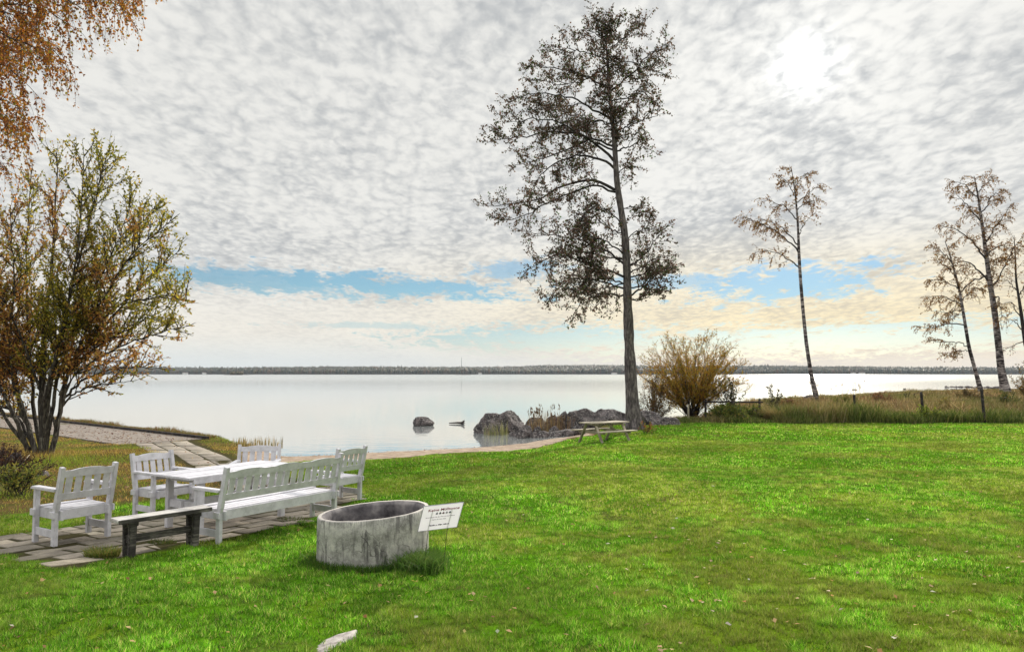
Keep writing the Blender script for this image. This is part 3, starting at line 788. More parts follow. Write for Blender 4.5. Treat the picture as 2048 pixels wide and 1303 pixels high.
# ------------------------------------------------------------------ rocks
def rock(loc, size, seed, label, group=None, name='rock', rz=0.0, sub=5, flatness=.5, sink=.25, cat='rock', rot=(0, 0)):
    bm = bmesh.new(); bmesh.ops.create_icosphere(bm, subdivisions=sub, radius=1)
    off = Vector((seed*3.7, seed*1.3, seed*2.1)); r = random.Random(seed)
    planes = [(Vector((r.gauss(0, 1), r.gauss(0, 1), r.gauss(0, .8))).normalized(), r.uniform(.60, .88)) for _ in range(13)]
    for v in bm.verts:
        p = v.co.copy()
        for n, dd in planes:
            k = p.dot(n)
            if k > dd: p -= n*(k-dd)*.97
        nn = mnoise.noise(p*1.3+off)*.14+mnoise.noise(p*3.1+off)*.07+abs(mnoise.noise(p*6+off))*-.09+mnoise.noise(p*13+off)*.03
        p *= 1+nn; v.co = p
    for ax in range(3):
        lo = min(v.co[ax] for v in bm.verts); hi = max(v.co[ax] for v in bm.verts)
        for v in bm.verts: v.co[ax] = (v.co[ax]-(lo+hi)/2)/(hi-lo)*size[ax]
    me = bpy.data.meshes.new(name); bm.to_mesh(me); bm.free(); me.materials.append(M['rock'])
    me.polygons.foreach_set('use_smooth', [True]*len(me.polygons))
    o = bpy.data.objects.new(name, me); col.objects.link(o)
    zt = max(v.co.z for v in me.vertices)
    o.location = loc; o.rotation_euler = (rot[0], rot[1], rz); tag(o, label, cat, group); return o
def rock_px(x0, x1, ytop, ybase, Y, seed, label, group=None, depth=None, name='rock', **k):
    a = P(x0, ybase, Y); b = P(x1, ybase, Y); t = P((x0+x1)/2, ytop, Y)
    w = b.x-a.x; h = t.z-a.z
    full = h*1.75
    return rock(((a.x+b.x)/2, Y, t.z-full*.48), (w*1.06, (depth or w*.8), full), seed, label, group, name, **k)
rock_px(948, 1016, 826, 864, 36.0, 11, 'large rounded grey boulder at the left end of the rocks in the water', name='boulder', depth=2.0, cat='boulder')
rock_px(984, 1049, 821, 863, 36.3, 29, 'tall flat-topped boulder behind the reeds, mottled with lichen', name='boulder', depth=1.7, cat='boulder')
rock_px(826, 868, 833, 850, 41.0, 35, 'lone dark boulder standing out in the lake', name='boulder', cat='boulder')
rock_px(1122, 1206, 817, 862, 37.0, 41, 'big dark angular boulder behind the picnic table', name='boulder', depth=2.0, cat='boulder')
rock_px(1172, 1270, 819, 862, 37.4, 47, 'long grey flat slab of rock left of the tall tree trunk', name='boulder', depth=2.0, cat='boulder')
rock_px(1262, 1336, 820, 858, 36.6, 53, 'wide dark ledge of rock right of the tall tree trunk', name='boulder', depth=1.8, cat='boulder')
rock_px(1310, 1362, 834, 858, 36.4, 59, 'low dark stone at the foot of the willow bush', name='boulder', cat='boulder')
rock_px(1114, 1139, 822, 850, 37.0, 61, 'upright reddish stone leaning on the dark boulder', cat='rock')
rock_px(1050, 1092, 834, 858, 36.6, 67, 'brown stone between the boulder and the reeds', cat='rock')
rock_px(1086, 1124, 830, 858, 37.0, 71, 'brown hump of rock behind the tall reeds', cat='rock')
rock_px(1186, 1222, 817, 835, 39.5, 73, 'rounded brown rock peeping over the dark boulders', cat='rock')
small = [(1030, 1058, 858, 873, 33.2), (1052, 1078, 862, 872, 33.5), (1072, 1098, 861, 873, 33.4), (1094, 1122, 862, 872, 33.9), (1018, 1034, 863, 870, 34.0), (1110, 1150, 858, 870, 34.4), (1046, 1064, 850, 862, 35.0), (1098, 1118, 852, 864, 34.9), (1140, 1170, 850, 864, 34.8), (1066, 1084, 852, 864, 35.2)]
ORD = 'first second third fourth fifth sixth seventh eighth ninth tenth eleventh twelfth thirteenth fourteenth fifteenth sixteenth seventeenth eighteenth nineteenth twentieth'.split()
small.sort(key=lambda s: s[0]+s[1])
for i, s in enumerate(small):
    rock_px(*s, 80+i*3, ORD[i]+' from the left of the small dark stones at the water edge below the reeds', 'small stones at the water edge below the reeds', cat='stone', name='shore_stone', sub=3)
# driftwood lying in the water
def driftwood():
    a = P(898, 841, 42.2); b = P(929, 842, 42.0); e = empty('driftwood_log', (a.x, a.y, 0), 'dark driftwood stump with a root end floating beside the lone boulder', 'driftwood')
    o = Vector(e.location)
    MB().tube([Vector((a.x, a.y, .05))-o, Vector(((a.x+b.x)/2, a.y, .07))-o, Vector((b.x-.15, b.y, .07))-o], [.025, .05, .07], 7).build('stem', M['darkwood'], e, 0, True)
    mb = MB(); 
    for k in range(7):
        t = k*.9; mb.tube([Vector((b.x-.18, b.y, .07))-o, Vector((b.x+.02*math.cos(t), b.y+.12*math.cos(t), .07+.16*math.sin(t)))-o], [.06, .02], 6)
    mb.build('root_end', M['darkwood'], e, 0, True)
driftwood()
# rocky spit far right
r_ = random.Random(9)
for i in range(20):
    px_ = 1892+i*5.6+r_.uniform(-2, 2); w = r_.uniform(6, 15)*(.6+.5*i/20); yb = 773.5+.10*i+r_.uniform(-.5, .5)
    rock_px(px_-w/2, px_+w/2, yb-r_.uniform(1.8, 4.0)*(.6+.5*i/20), yb, 150-i*1.4, 200+i, ORD[i]+' rock from the left tip of the dark spit far out at right', 'rocks of the far spit', cat='rock', name='spit_rock', sub=2)
for i in range(15):
    px_ = 1842+i*6.6+r_.uniform(-3, 3); w = r_.uniform(7, 17); yb = 791-.55*i+r_.uniform(-1, .8)
    rock_px(px_-w/2, px_+w/2, yb-r_.uniform(2, 4.6), yb, 96+i*1.5, 300+i, ORD[i]+' from the left of the low rocks in the shallows below the two birches', 'rocks in the shallows', cat='rock', name='shallow_rock', sub=2)
for i, (a, b, yt, yb, Y) in enumerate([(1668, 1690, 793, 806, 66), (1716, 1738, 795, 806, 68), (1606, 1640, 789, 802, 59.5), (1578, 1606, 797, 806, 61), (1768, 1800, 790, 804, 72), (1640, 1662, 793, 803, 62)]):
    rock_px(a, b, yt, yb, Y, 400+i, ['brown pointed rock', 'round brown rock', 'rock at the foot of the lone birch', 'low flat rock', 'long tilted rock', 'small brown rock'][i]+' among the tan grass by the lake', cat='rock', sub=3, name='rock')
rock_px(1704, 1714, 777.5, 780, 128, 500, 'tiny lone rock far out on the lake at right', cat='rock', sub=2)

# flat stone at the very front of the lawn
def front_stone():
    pts = [G(*p) for p in ((600, 1318), (622, 1297), (650, 1281), (690, 1270), (714, 1266), (712, 1276), (668, 1296), (640, 1318))]
    cx = sum(p[0] for p in pts)/8; cy = sum(p[1] for p in pts)/8; z = zg1(cx, cy)
    bm = bmesh.new(); n = 48; ctr = Vector((0, 0, .035)); 
    P2 = [Vector((p[0]-cx, p[1]-cy, 0)) for p in pts]
    ring_ = []
    for i in range(n):
        t = i/n*8; k = int(t); f = t-k; p = P2[k].lerp(P2[(k+1) % 8], f*f*(3-2*f)); p = p*(1+.04*mnoise.noise(p*20)); ring_.append(p)
    rows = []
    for s, h in ((1.03, -.06), (1.0, -.002), (.95, .008), (.7, .011), (.4, .012), (.15, .012)):
        rows.append([bm.verts.new((p.x*s, p.y*s, h+.008*mnoise.noise(Vector((p.x*s*9, p.y*s*9, 0))))) for p in ring_])
    for a, b in zip(rows, rows[1:]):
        for i in range(n): bm.faces.new((a[i], a[(i+1) % n], b[(i+1) % n], b[i]))
    bm.faces.new(rows[-1])
    me = bpy.data.meshes.new('flat_stone'); bm.to_mesh(me); bm.free(); me.polygons.foreach_set('use_smooth', [True]*len(me.polygons))
    me.materials.append(simple('pale_stone', [(.35, (.16, .14, .13)), (.5, (.32, .29, .27)), (.65, (.44, .41, .38))], 14, .9, .7, .01))
    o = bpy.data.objects.new('flat_stone', me); col.objects.link(o); o.location = (cx, cy, z)
    tag(o, 'pale flat stone lying flush in the grass at the bottom of the lawn', 'stone')
front_stone()

for i, (a, b, yt, yb, Y, lab) in enumerate([(12, 46, 905, 935, 18.6, 'dark stone between the tree stems and the brown shrub'), (60, 104, 940, 962, 16.2, 'flat dark stone in the grass below the many-stemmed tree'), (-20, 24, 930, 962, 16.6, 'dark stone cut by the left edge under the tree')]):
    rock_px(a, b, yt, yb, Y, 700+i, lab, sub=4)
def stick():
    a = G(12, 962); b = G(58, 930); za = zg1(*a); e = MB().tube([(0, 0, .03), ((b[0]-a[0])*.5, (b[1]-a[1])*.5, .12), (b[0]-a[0], b[1]-a[1], .25+zg1(*b)-za)], [.022, .018, .01], 6).build('fallen_branch', M['picnic'], None, 0, True); e.location = (a[0], a[1], za)
    tag(e, 'pale fallen branch lying among the stones below the many-stemmed tree', 'branch')
stick()
# ------------------------------------------------------------------ fences
def rail_fence():
    p0 = P(1411, 836, 40.2); p1 = P(1519, 832, 40.8)
    e = empty('rail_fence', (p0.x, p0.y, zg1(p0.x, p0.y)), 'dark wooden rail on two posts between the willow bush and the tall grass', 'fence'); o = Vector(e.location)
    for p, yt in ((p0, 798), (p1, 797)):
        t = P(1411 if p is p0 else 1519, yt, p.y); MB().tube([Vector((p.x, p.y, zg1(p.x, p.y)-.3))-o, t-o], [.07, .06], 8).build('post', M['darkwood'], e)
    a = P(1405, 802.5, 40.13); b = P(1524, 803.5, 40.75); MB().tube([a-o-Vector((0, .10, 0)), (a+b)/2-o-Vector((0, .10, .015)), b-o-Vector((0, .10, 0))], [.045, .05, .045], 8).build('rail', M['darkwood'], e)
rail_fence()
def wire_fence():
    ps = [(1519, 800, 40.8), (1708, 789, 39.6), (1842, 783, 38.6), (1963, 777, 37.9), (2110, 772, 37.5)]
    p = P(1708, 789, 39.6); e = empty('wire_fence', (p.x, p.y, zg1(p.x, p.y)), 'row of leaning brown fence posts with thin wire along the lawn edge', 'fence'); o = Vector(e.location); tops = []
    for i, (x, y, Y) in enumerate(ps):
        t = P(x, y, Y); g = Vector((t.x+(.10 if i in (2, 3) else .03), Y, zg1(t.x, Y)-.3)); tops.append(t)
        if i: MB().tube([g-o, t-o], [.078, .068], 9).build('post', M['darkwood'], e, .0)
    for h in (.08, .5):
        mb = MB()
        for a, b in zip(tops, tops[1:]): mb.tube([a-o-Vector((0, 0, h)), (a+b)/2-o-Vector((0, 0, h+.03)), b-o-Vector((0, 0, h))], .004, 4)
        mb.build('wire', M['wire'], e)
wire_fence()

# ------------------------------------------------------------------ blades, leaves, tubes (numpy)
def blades(name, x, y, h, w, lean, cols, mat, zoff=0.0, parent=None, seg=1, base_dark=None, z=None, dirs=None):
    n = len(x); r = np.random.default_rng(len(x)); th = r.random(n)*2*math.pi
    wx, wy = np.cos(th)*w/2, np.sin(th)*w/2
    la = r.random(n)*2*math.pi if dirs is None else dirs
    lx, ly = np.cos(la)*lean*h, np.sin(la)*lean*h
    z0 = (zg(x, y) if z is None else z)+zoff
    hz = h*np.sqrt(np.clip(1-lean**2*.6, .1, 1))
    if seg == 1:
        V = np.stack([np.stack([x-wx, y-wy, z0], -1), np.stack([x+wx, y+wy, z0], -1), np.stack([x+lx, y+ly, z0+hz], -1)], 1).reshape(-1, 3)
        Fq = np.arange(n*3).reshape(n, 3); C = np.repeat(cols, 3, 0); return np_mesh(name, V, Fq, mat, C, parent)
    mx, my, mz = x+lx*.35, y+ly*.35, z0+hz*.62
    k = .8
    V = np.stack([np.stack([x-wx, y-wy, z0], -1), np.stack([x+wx, y+wy, z0], -1), np.stack([mx+wx*k, my+wy*k, mz], -1), np.stack([mx-wx*k, my-wy*k, mz], -1), np.stack([x+lx*1.1, y+ly*1.1, z0+hz], -1)], 1).reshape(-1, 3)
    b = np.arange(n)[:, None]*5
    return np_mesh(name, V, [b+np.array([[0, 1, 2, 3]]), b+np.array([[3, 2, 4]])], mat, np.repeat(cols, 5, 0), parent)

def palette(n, stops, r, jitter=.18):
    """stops: list of (weight, colour)"""
    w = np.array([s[0] for s in stops], float); w /= w.sum(); c = np.array([s[1] for s in stops], float)
    k = r.choice(len(stops), n, p=w); o = c[k]*(1+jitter*(r.random((n, 1))*2-1))*(1+.08*(r.random((n, 3))*2-1)); return np.clip(o, .002, 1)

class Veg:
    def __init__(s, seed): s.V = []; s.F = []; s.n = 0; s.leafP = []; s.leafD = []; s.leafS = []; s.r = np.random.default_rng(seed)
    def tube(s, pts, rad, k=5):
        pts = np.asarray(pts, float); rad = np.asarray(rad, float); n = len(pts)
        d = np.gradient(pts, axis=0); d /= np.linalg.norm(d, axis=1, keepdims=True)+1e-9
        ref = np.where(np.abs(d[:, 2:3]) > .9, np.array([[1., 0, 0]]), np.array([[0, 0, 1.]]))
        a = np.cross(d, ref); a /= np.linalg.norm(a, axis=1, keepdims=True)+1e-9; b = np.cross(d, a)
        t = np.arange(k)*2*math.pi/k
        V = pts[:, None]+rad[:, None, None]*(a[:, None]*np.cos(t)[None, :, None]+b[:, None]*np.sin(t)[None, :, None])
        i = np.arange(n-1)[:, None]*k; j = np.arange(k)[None]; j2 = (j+1) % k
        f = np.stack([i+j, i+j2, i+k+j2, i+k+j], -1).reshape(-1, 4)+s.n
        s.V.append(V.reshape(-1, 3)); s.F.append(f); s.n += n*k
    def leaves(s, P_, D_, S_): s.leafP.append(P_); s.leafD.append(D_); s.leafS.append(S_)
    def build_wood(s, name, mat, parent): return np_mesh(name, np.vstack(s.V), np.vstack(s.F), mat, None, parent, True)
    def build_leaves(s, name, mat, cols, parent, aspect=.55, fold=.15, keep=None):
        Pp = np.vstack(s.leafP); D = np.vstack(s.leafD); S = np.concatenate(s.leafS)
        if keep is not None:
            k = keep(Pp); Pp, D, S = Pp[k], D[k], S[k]
        n = len(Pp); r = s.r
        print('leaves', parent.name, n)
        D = D/(np.linalg.norm(D, axis=1, keepdims=True)+1e-9)
        q = r.normal(size=(n, 3)); sd = np.cross(D, q); sd /= np.linalg.norm(sd, axis=1, keepdims=True)+1e-9; up = np.cross(D, sd)
        L = S[:, None]; W = S[:, None]*aspect/2
        V = np.stack([Pp, Pp+D*L*.45+sd*W+up*W*fold, Pp+D*L, Pp+D*L*.45-sd*W+up*W*fold], 1).reshape(-1, 3)
        f = np.arange(n*4).reshape(n, 4)
        c = cols(Pp, r) if callable(cols) else palette(n, cols, r)
        return np_mesh(name, V, f, mat, np.repeat(c, 4, 0), parent)

def poly_resample(pts, n):
    pts = np.asarray(pts, float); d = np.r_[0, np.cumsum(np.linalg.norm(np.diff(pts, axis=0), axis=1))]
    t = np.linspace(0, d[-1], n)
    # smooth (Catmull-like by repeated averaging after linear interpolation)
    q = np.stack([np.interp(t, d, pts[:, k]) for k in range(3)], 1)
    for _ in range(2): q[1:-1] = (q[:-2]+2*q[1:-1]+q[2:])/4
    return q, d[-1]
def unit(v): return v/(np.linalg.norm(v)+1e-9)

def branch(T, p0, d0, L, r0, lv, S):
    """grow a branch; S: settings by level"""
    if getattr(T, 'bound', None) is not None and not T.bound(p0): return
    r = T.r; st = S[lv]; n = max(4, int(L/st['step'])+2); pts = [np.array(p0)]; d = unit(np.array(d0)); seg = L/(n-1)
    for i in range(n-1):
        d = unit(d+r.normal(size=3)*st['wob']+np.array([0, 0, st['trop']])*seg)
        pts.append(pts[-1]+d*seg)
        if getattr(T, 'bound', None) is not None and i > 0 and not T.bound(pts[-1]): break
    pts = np.array(pts); n = len(pts); L = seg*(n-1); rad = np.linspace(r0, max(r0*.25, S['rmin']*.6), n)
    T.tube(pts, rad, st['sides'])
    if 'kids' in st: spawn(T, pts, L, r0, lv, S, st['from'])
    if st.get('leaf'): leaf_line(T, pts, L, st, S)
def leaf_line(T, pts, L, st, S):
    r = T.r; m = max(2, int(L*st['leaf']*(r.random()*.8+.6))); t = (st.get('lf', .15)+(1-st.get('lf', .15))*r.random(m))*(len(pts)-1)
    i = np.minimum(t.astype(int), len(pts)-2); f = (t-i)[:, None]; p = pts[i]*(1-f)+pts[i+1]*f
    tang = pts[i+1]-pts[i]; tang /= np.linalg.norm(tang, axis=1, keepdims=True)+1e-9
    D = tang*S['ldir']+r.normal(size=(m, 3))*.75+np.array([0, 0, S['ldroop']])
    sz = S['lsize']*(.6+.7*r.random(m))
    T.leaves(p+r.normal(size=(m, 3))*S['lspread'], D, sz)
def spawn(T, pts, L, r0, lv, S, frm=.2, count=None, end=1.0):
    r = T.r; st = S[lv]; c = count or max(1, int(L*st['kids']*(.75+.5*r.random())+r.random()))
    ts = frm+(end-frm)*(np.arange(c)+r.random(c))/c
    for t in ts:
        x = t*(len(pts)-1); i = min(int(x), len(pts)-2); p = pts[i]+(pts[i+1]-pts[i])*(x-i); tang = unit(pts[i+1]-pts[i])
        q = unit(np.cross(tang, r.normal(size=3))); a = st['ang']*(.7+.6*r.random())
        d = tang*math.cos(a)+q*math.sin(a); d = d+np.array([0, 0, st.get('lift', 0)])
        rel = 1-.55*t
        ln = st['len']*rel*(.6+.8*r.random())
        branch(T, p, d, ln, max(min(r0*.55, S['rmin']*2.2**(2-lv if lv < 2 else 0)*2), S['rmin']), lv+1, S)

def px_line(pl, Y, dy=0.0, jag=0.0, r=None):
    n = len(pl); out = []
    for i, (a, b) in enumerate(pl):
        t = i/(n-1); out.append(P(a, b, Y+dy*t**1.2+(r.normal()*jag if (r is not None and i) else 0)))
    return [tuple(v) for v in out]

# ------------------------------------------------------------------ the tall alder
def alder():
    Y = 33.0; T = Veg(21); r = T.r
    g = P(1268, 855, Y)
    e = empty('alder_tree', (g.x, Y, zg1(g.x, Y)), 'tall leaning dark alder with an open one-sided crown behind the picnic table', 'tree'); o = np.array(e.location)
    tr = [(1271, 872), (1268, 852), (1263, 780), (1259, 700), (1255, 600), (1254, 540), (1250, 470), (1241, 412), (1234, 370), (1231, 320), (1228, 270), (1222, 220), (1217, 150), (1213, 95), (1211, 60), (1209, 44)]
    w = [40, 31, 26, 21, 17, 16, 14.5, 13, 12, 11, 9.5, 8, 6, 4, 2.2, 1.2]
    pts, L = poly_resample([P(a, b, Y) for a, b in tr], 60); s0 = np.interp(np.linspace(0, 1, 60), np.linspace(0, 1, 16), w)
    # radius by height
    zz = np.array([P(a, b, Y).z for a, b in tr]); rad = np.interp(pts[:, 2], zz, np.array(w)*Y/F/2)
    W = Veg(22)
    # knobbly trunk
    W.tube(pts-o, rad*(1+.05*r.normal(size=60)), 16)
    # flared roots
    for k in range(6):
        t = k*1.05+.3; c = np.array([pts[1][0], pts[1][1], 0]); z = zg1(c[0], c[1])
        W.tube(np.array([[c[0]+.14*math.cos(t), c[1]+.14*math.sin(t), z+.55], [c[0]+.36*math.cos(t), c[1]+.36*math.sin(t), z+.12], [c[0]+.62*math.cos(t), c[1]+.62*math.sin(t), z-.08]])-o, [.16, .12, .04], 7)
    W.build_wood('trunk', M['alder_bark'], e)
    limbs = [([(1227, 321), (1200, 292), (1167, 270), (1118, 263), (1043, 273), (975, 285)], 7.5, .8), ([(1228, 336), (1200, 318), (1174, 311), (1132, 315), (1089, 342), (1062, 380)], 7, -.9),
             ([(1230, 380), (1208, 364), (1181, 358), (1132, 366), (1079, 402), (1020, 408), (975, 412)], 8, 1.2), ([(1230, 384), (1195, 366), (1160, 378), (1110, 400), (1050, 430), (1010, 440)], 6, -1.5),
             ([(1221, 238), (1195, 222), (1167, 210), (1142, 190), (1061, 187), (1018, 205)], 6, -.8), ([(1227, 292), (1180, 275), (1130, 300), (1080, 320), (1030, 330)], 6, 1.6), ([(1227, 300), (1160, 268), (1110, 240), (1060, 238), (1015, 245)], 5.5, -2),
             ([(1222, 182), (1248, 160), (1273, 141), (1294, 109), (1332, 88)], 5, .8), ([(1215, 176), (1170, 152), (1132, 138), (1085, 132), (1055, 132)], 5, 1.0), ([(1213, 120), (1180, 105), (1140, 98), (1100, 100)], 3.5, -1),
             ([(1232, 262), (1255, 255), (1285, 240), (1318, 229)], 4, -1), ([(1234, 302), (1262, 292), (1294, 278)], 4.5, 1), ([(1214, 104), (1240, 82), (1270, 56), (1297, 34)], 3, .3), ([(1212, 84), (1190, 66), (1165, 58), (1158, 70)], 2.5, -.5),
             ([(1236, 345), (1258, 330), (1275, 335)], 3, -.6), ([(1240, 420), (1262, 410), (1280, 425)], 3, .6), ([(1219, 205), (1255, 195), (1290, 185), (1305, 200)], 4, -1.2), ([(1214, 110), (1245, 120), (1285, 135), (1330, 150)], 3.2, 1.0),
             ([(1212, 76), (1200, 60), (1190, 48)], 2, .3), ([(1214, 130), (1175, 160), (1120, 170), (1080, 160)], 4, 1.6), ([(1226, 250), (1190, 240), (1150, 232), (1100, 215)], 4, 2.0), ([(1211, 88), (1230, 66), (1238, 48)], 2, -.4),
             ([(1254, 592), (1225, 590), (1202, 583), (1165, 595), (1148, 626)], 5.5, .8), ([(1253, 556), (1215, 540), (1174, 527), (1114, 506), (1056, 538)], 6.5, -.9), ([(1252, 532), (1210, 500), (1167, 481), (1100, 468), (1042, 462)], 6, 1.3),
             ([(1260, 592), (1285, 575), (1308, 552), (1338, 528)], 5, .7), ([(1256, 538), (1285, 515), (1305, 490), (1318, 465)], 5, -.8), ([(1248, 470), (1215, 455), (1190, 430), (1180, 405)], 4, .9), ([(1252, 578), (1200, 560), (1140, 555), (1095, 598)], 5, 1.8),
             ([(1258, 604), (1280, 598), (1305, 590), (1322, 560)], 3.5, -1), ([(1250, 510), (1210, 480), (1160, 470), (1120, 485)], 4.5, -1.8), ([(1255, 560), (1290, 545), (1335, 545)], 4, 1.4), ([(1254, 570), (1215, 555), (1170, 560), (1130, 575)], 4.5, -1.6),
             ([(1249, 480), (1280, 460), (1300, 450)], 3, 1), ([(1256, 550), (1285, 532), (1325, 508)], 4, .2), ([(1258, 578), (1292, 570), (1328, 562)], 4, -.3), ([(1254, 520), (1215, 515), (1165, 500), (1110, 520)], 5, .3), ([(1255, 565), (1210, 575), (1160, 590)], 4, .2), ([(1246, 450), (1215, 420), (1185, 415), (1160, 440)], 3.5, -1.2)]
    S = {'rmin': .008, 'ldir': .3, 'ldroop': -.15, 'lsize': .094, 'lspread': .045,
         0: dict(kids=4.2, ang=.95, len=1.45, **{'from': .14}, lift=.12), 1: dict(step=.22, wob=.14, trop=.06, sides=4, kids=5.5, ang=.8, len=.62, **{'from': .12}, lift=.05, leaf=8),
         2: dict(step=.16, wob=.2, trop=.1, sides=3, leaf=30, lf=.0)}
    T.tube(np.array([pts[20], pts[20]+.01])-o, [.01, .01], 3)
    for pl, wd, dy in limbs:
        q, LL = poly_resample(px_line(pl, Y, dy, .1, r), 18); q = q-o
        q[1:-1] += r.normal(size=(16, 3))*.035
        T.tube(q, np.linspace(wd*Y/F/2*.8, .012, 18), 7)
        spawn(T, q, LL, .03, 0, S, .16)
        # tip
        branch(T, q[-1], q[-1]-q[-3], .6, .012, 2, S)
    # short leafy shoots from the upper trunk, all round
    up = pts[(pts[:, 2] > P(0, 400, Y).z)]-o
    S2 = dict(S); S2[0] = dict(kids=7.5, ang=1.0, len=1.5, **{'from': 0}, lift=.25)
    spawn(T, up, 9.0, .03, 0, S2, .25)
    T.build_wood('branches', M['dark_bark'], e)
    def cols(Pp, r):
        c = palette(len(Pp), [(3, (.060, .060, .038)), (6, (.130, .085, .080)), (1.6, (.060, .10, .03)), (2, (.15, .095, .075))], r, .3); return c
    T.build_leaves('crown', M['leaf'], cols, e, .8)
alder()

# ------------------------------------------------------------------ many-stemmed tree on the left
def left_tree():
    Y = 20.6; T = Veg(5); r = T.r; g = P(85, 905, Y)
    e = empty('multi_stem_tree', (g.x, Y, zg1(g.x, Y)), 'broad many-stemmed tree with olive and russet leaves left of the boardwalk', 'tree'); o = np.array(e.location)
    stems = [([(62, 925), (45, 870), (20, 810), (-40, 700), (-90, 600)], 15, -.5), ([(76, 922), (62, 870), (35, 790), (15, 680), (-5, 540), (-20, 420)], 18, .6),
             ([(86, 925), (84, 860), (82, 780), (95, 620), (110, 450), (114, 310)], 22, .2), ([(92, 922), (92, 850), (100, 760), (140, 600), (180, 440), (212, 315)], 17, -.9),
             ([(100, 918), (113, 860), (123, 800), (135, 740), (200, 660), (290, 560), (360, 500)], 17, .6), ([(108, 880), (122, 800), (150, 745), (220, 700), (300, 670), (372, 652)], 10, -.7),
             ([(84, 915), (70, 830), (60, 700), (50, 520), (62, 345)], 13, 1.4), ([(98, 860), (110, 770), (150, 640), (230, 500), (322, 405)], 12, 1.2), ([(80, 915), (40, 840), (-20, 780), (-100, 730)], 12, 1.2),
             ([(90, 900), (88, 800), (130, 640), (160, 480), (168, 312)], 12, -1.6), ([(124, 800), (170, 755), (230, 735), (320, 735)], 8, 1.0), ([(122, 815), (150, 785), (200, 768), (262, 762)], 6, -.4), ([(112, 860), (90, 780), (60, 740), (20, 700)], 6, .9), ([(140, 735), (200, 690), (280, 640), (360, 610)], 8, .1), ([(60, 860), (30, 760), (0, 660), (-10, 600)], 8, 1.0), ([(60, 900), (0, 820), (-70, 700), (-120, 560)], 12, .3), ([(120, 790), (180, 640), (260, 510), (350, 435)], 9, -1.6),
             ([(30, 790), (20, 700), (30, 560), (20, 420)], 9, -1.2), ([(100, 760), (170, 620), (240, 470), (262, 400)], 8, -.3), ([(130, 745), (230, 610), (330, 590), (376, 600)], 8, -1.8), ([(88, 800), (30, 640), (-40, 520), (-60, 400)], 8, -1.5)]
    W = Veg(6)
    S = {'rmin': .005, 'ldir': .6, 'ldroop': -.05, 'lsize': .088, 'lspread': .018,
         0: dict(kids=5.8, ang=.8, len=1.35, **{'from': .3}, lift=.25), 1: dict(step=.18, wob=.10, trop=.30, sides=4, kids=5.6, ang=.6, len=.7, **{'from': .10}, lift=.15, leaf=18),
         2: dict(step=.14, wob=.12, trop=.35, sides=3, leaf=22, lf=.0)}
    def bound(p):
        w = p+o; sx = 1024+F*w[0]/w[1]; sy = 746.5-F*(w[2]-CAMZ)/w[1]
        return sx < np.interp(sy, [290, 330, 400, 480, 560, 650, 700, 740, 780, 800], [222, 250, 315, 362, 376, 376, 366, 340, 270, 165])
    T.bound = bound
    for pl, wd, dy in stems:
        q, LL = poly_resample(px_line(pl, Y, dy, .06, r), 22); q = q-o; q[2:-1] += r.normal(size=(19, 3))*.018
        rad = wd*.60*Y/F/2*np.linspace(1, .06, 22)**1.1+.006
        W.tube(q, rad*(1+.05*r.normal(size=22)), 9)
        f = .24 if pl[0][1] > 850 else .10
        spawn(T, q, LL, .03, 0, S, f)
        branch(T, q[-1], q[-1]-q[-3], .45, .01, 2, S)
    W.build_wood('trunk', M['grey_bark'], e)
    T.build_wood('twigs', M['dark_bark'], e)
    def cols(Pp, r):
        n = len(Pp); nn = fbm(Pp[:, 0]*1.1+30, Pp[:, 2]*1.1+5, 3)+r.normal(size=n)*.09
        a = palette(n, [(4, (.19, .19, .035)), (3, (.33, .28, .045)), (1.4, (.50, .38, .05))], r, .3); b = palette(n, [(4, (.42, .20, .07)), (3, (.48, .30, .08)), (2, (.20, .10, .055))], r, .3)
        t = sstep(.46, .62, nn)[:, None]; return a*(1-t)+b*t
    def keep(Pp):
        w = Pp+o; sx = 1024+F*w[:, 0]/w[:, 1]; sy = 746.5-F*(w[:, 2]-CAMZ)/w[:, 1]
        lim_x = np.interp(sy, [280, 330, 400, 480, 560, 650, 700, 740, 780, 800], [250, 278, 343, 388, 396, 396, 388, 358, 290, 190])
        return (sx < lim_x+r.normal(size=len(w))*7)
    T.build_leaves('crown', M['leaf'], cols, e, .55, keep=keep)
left_tree()

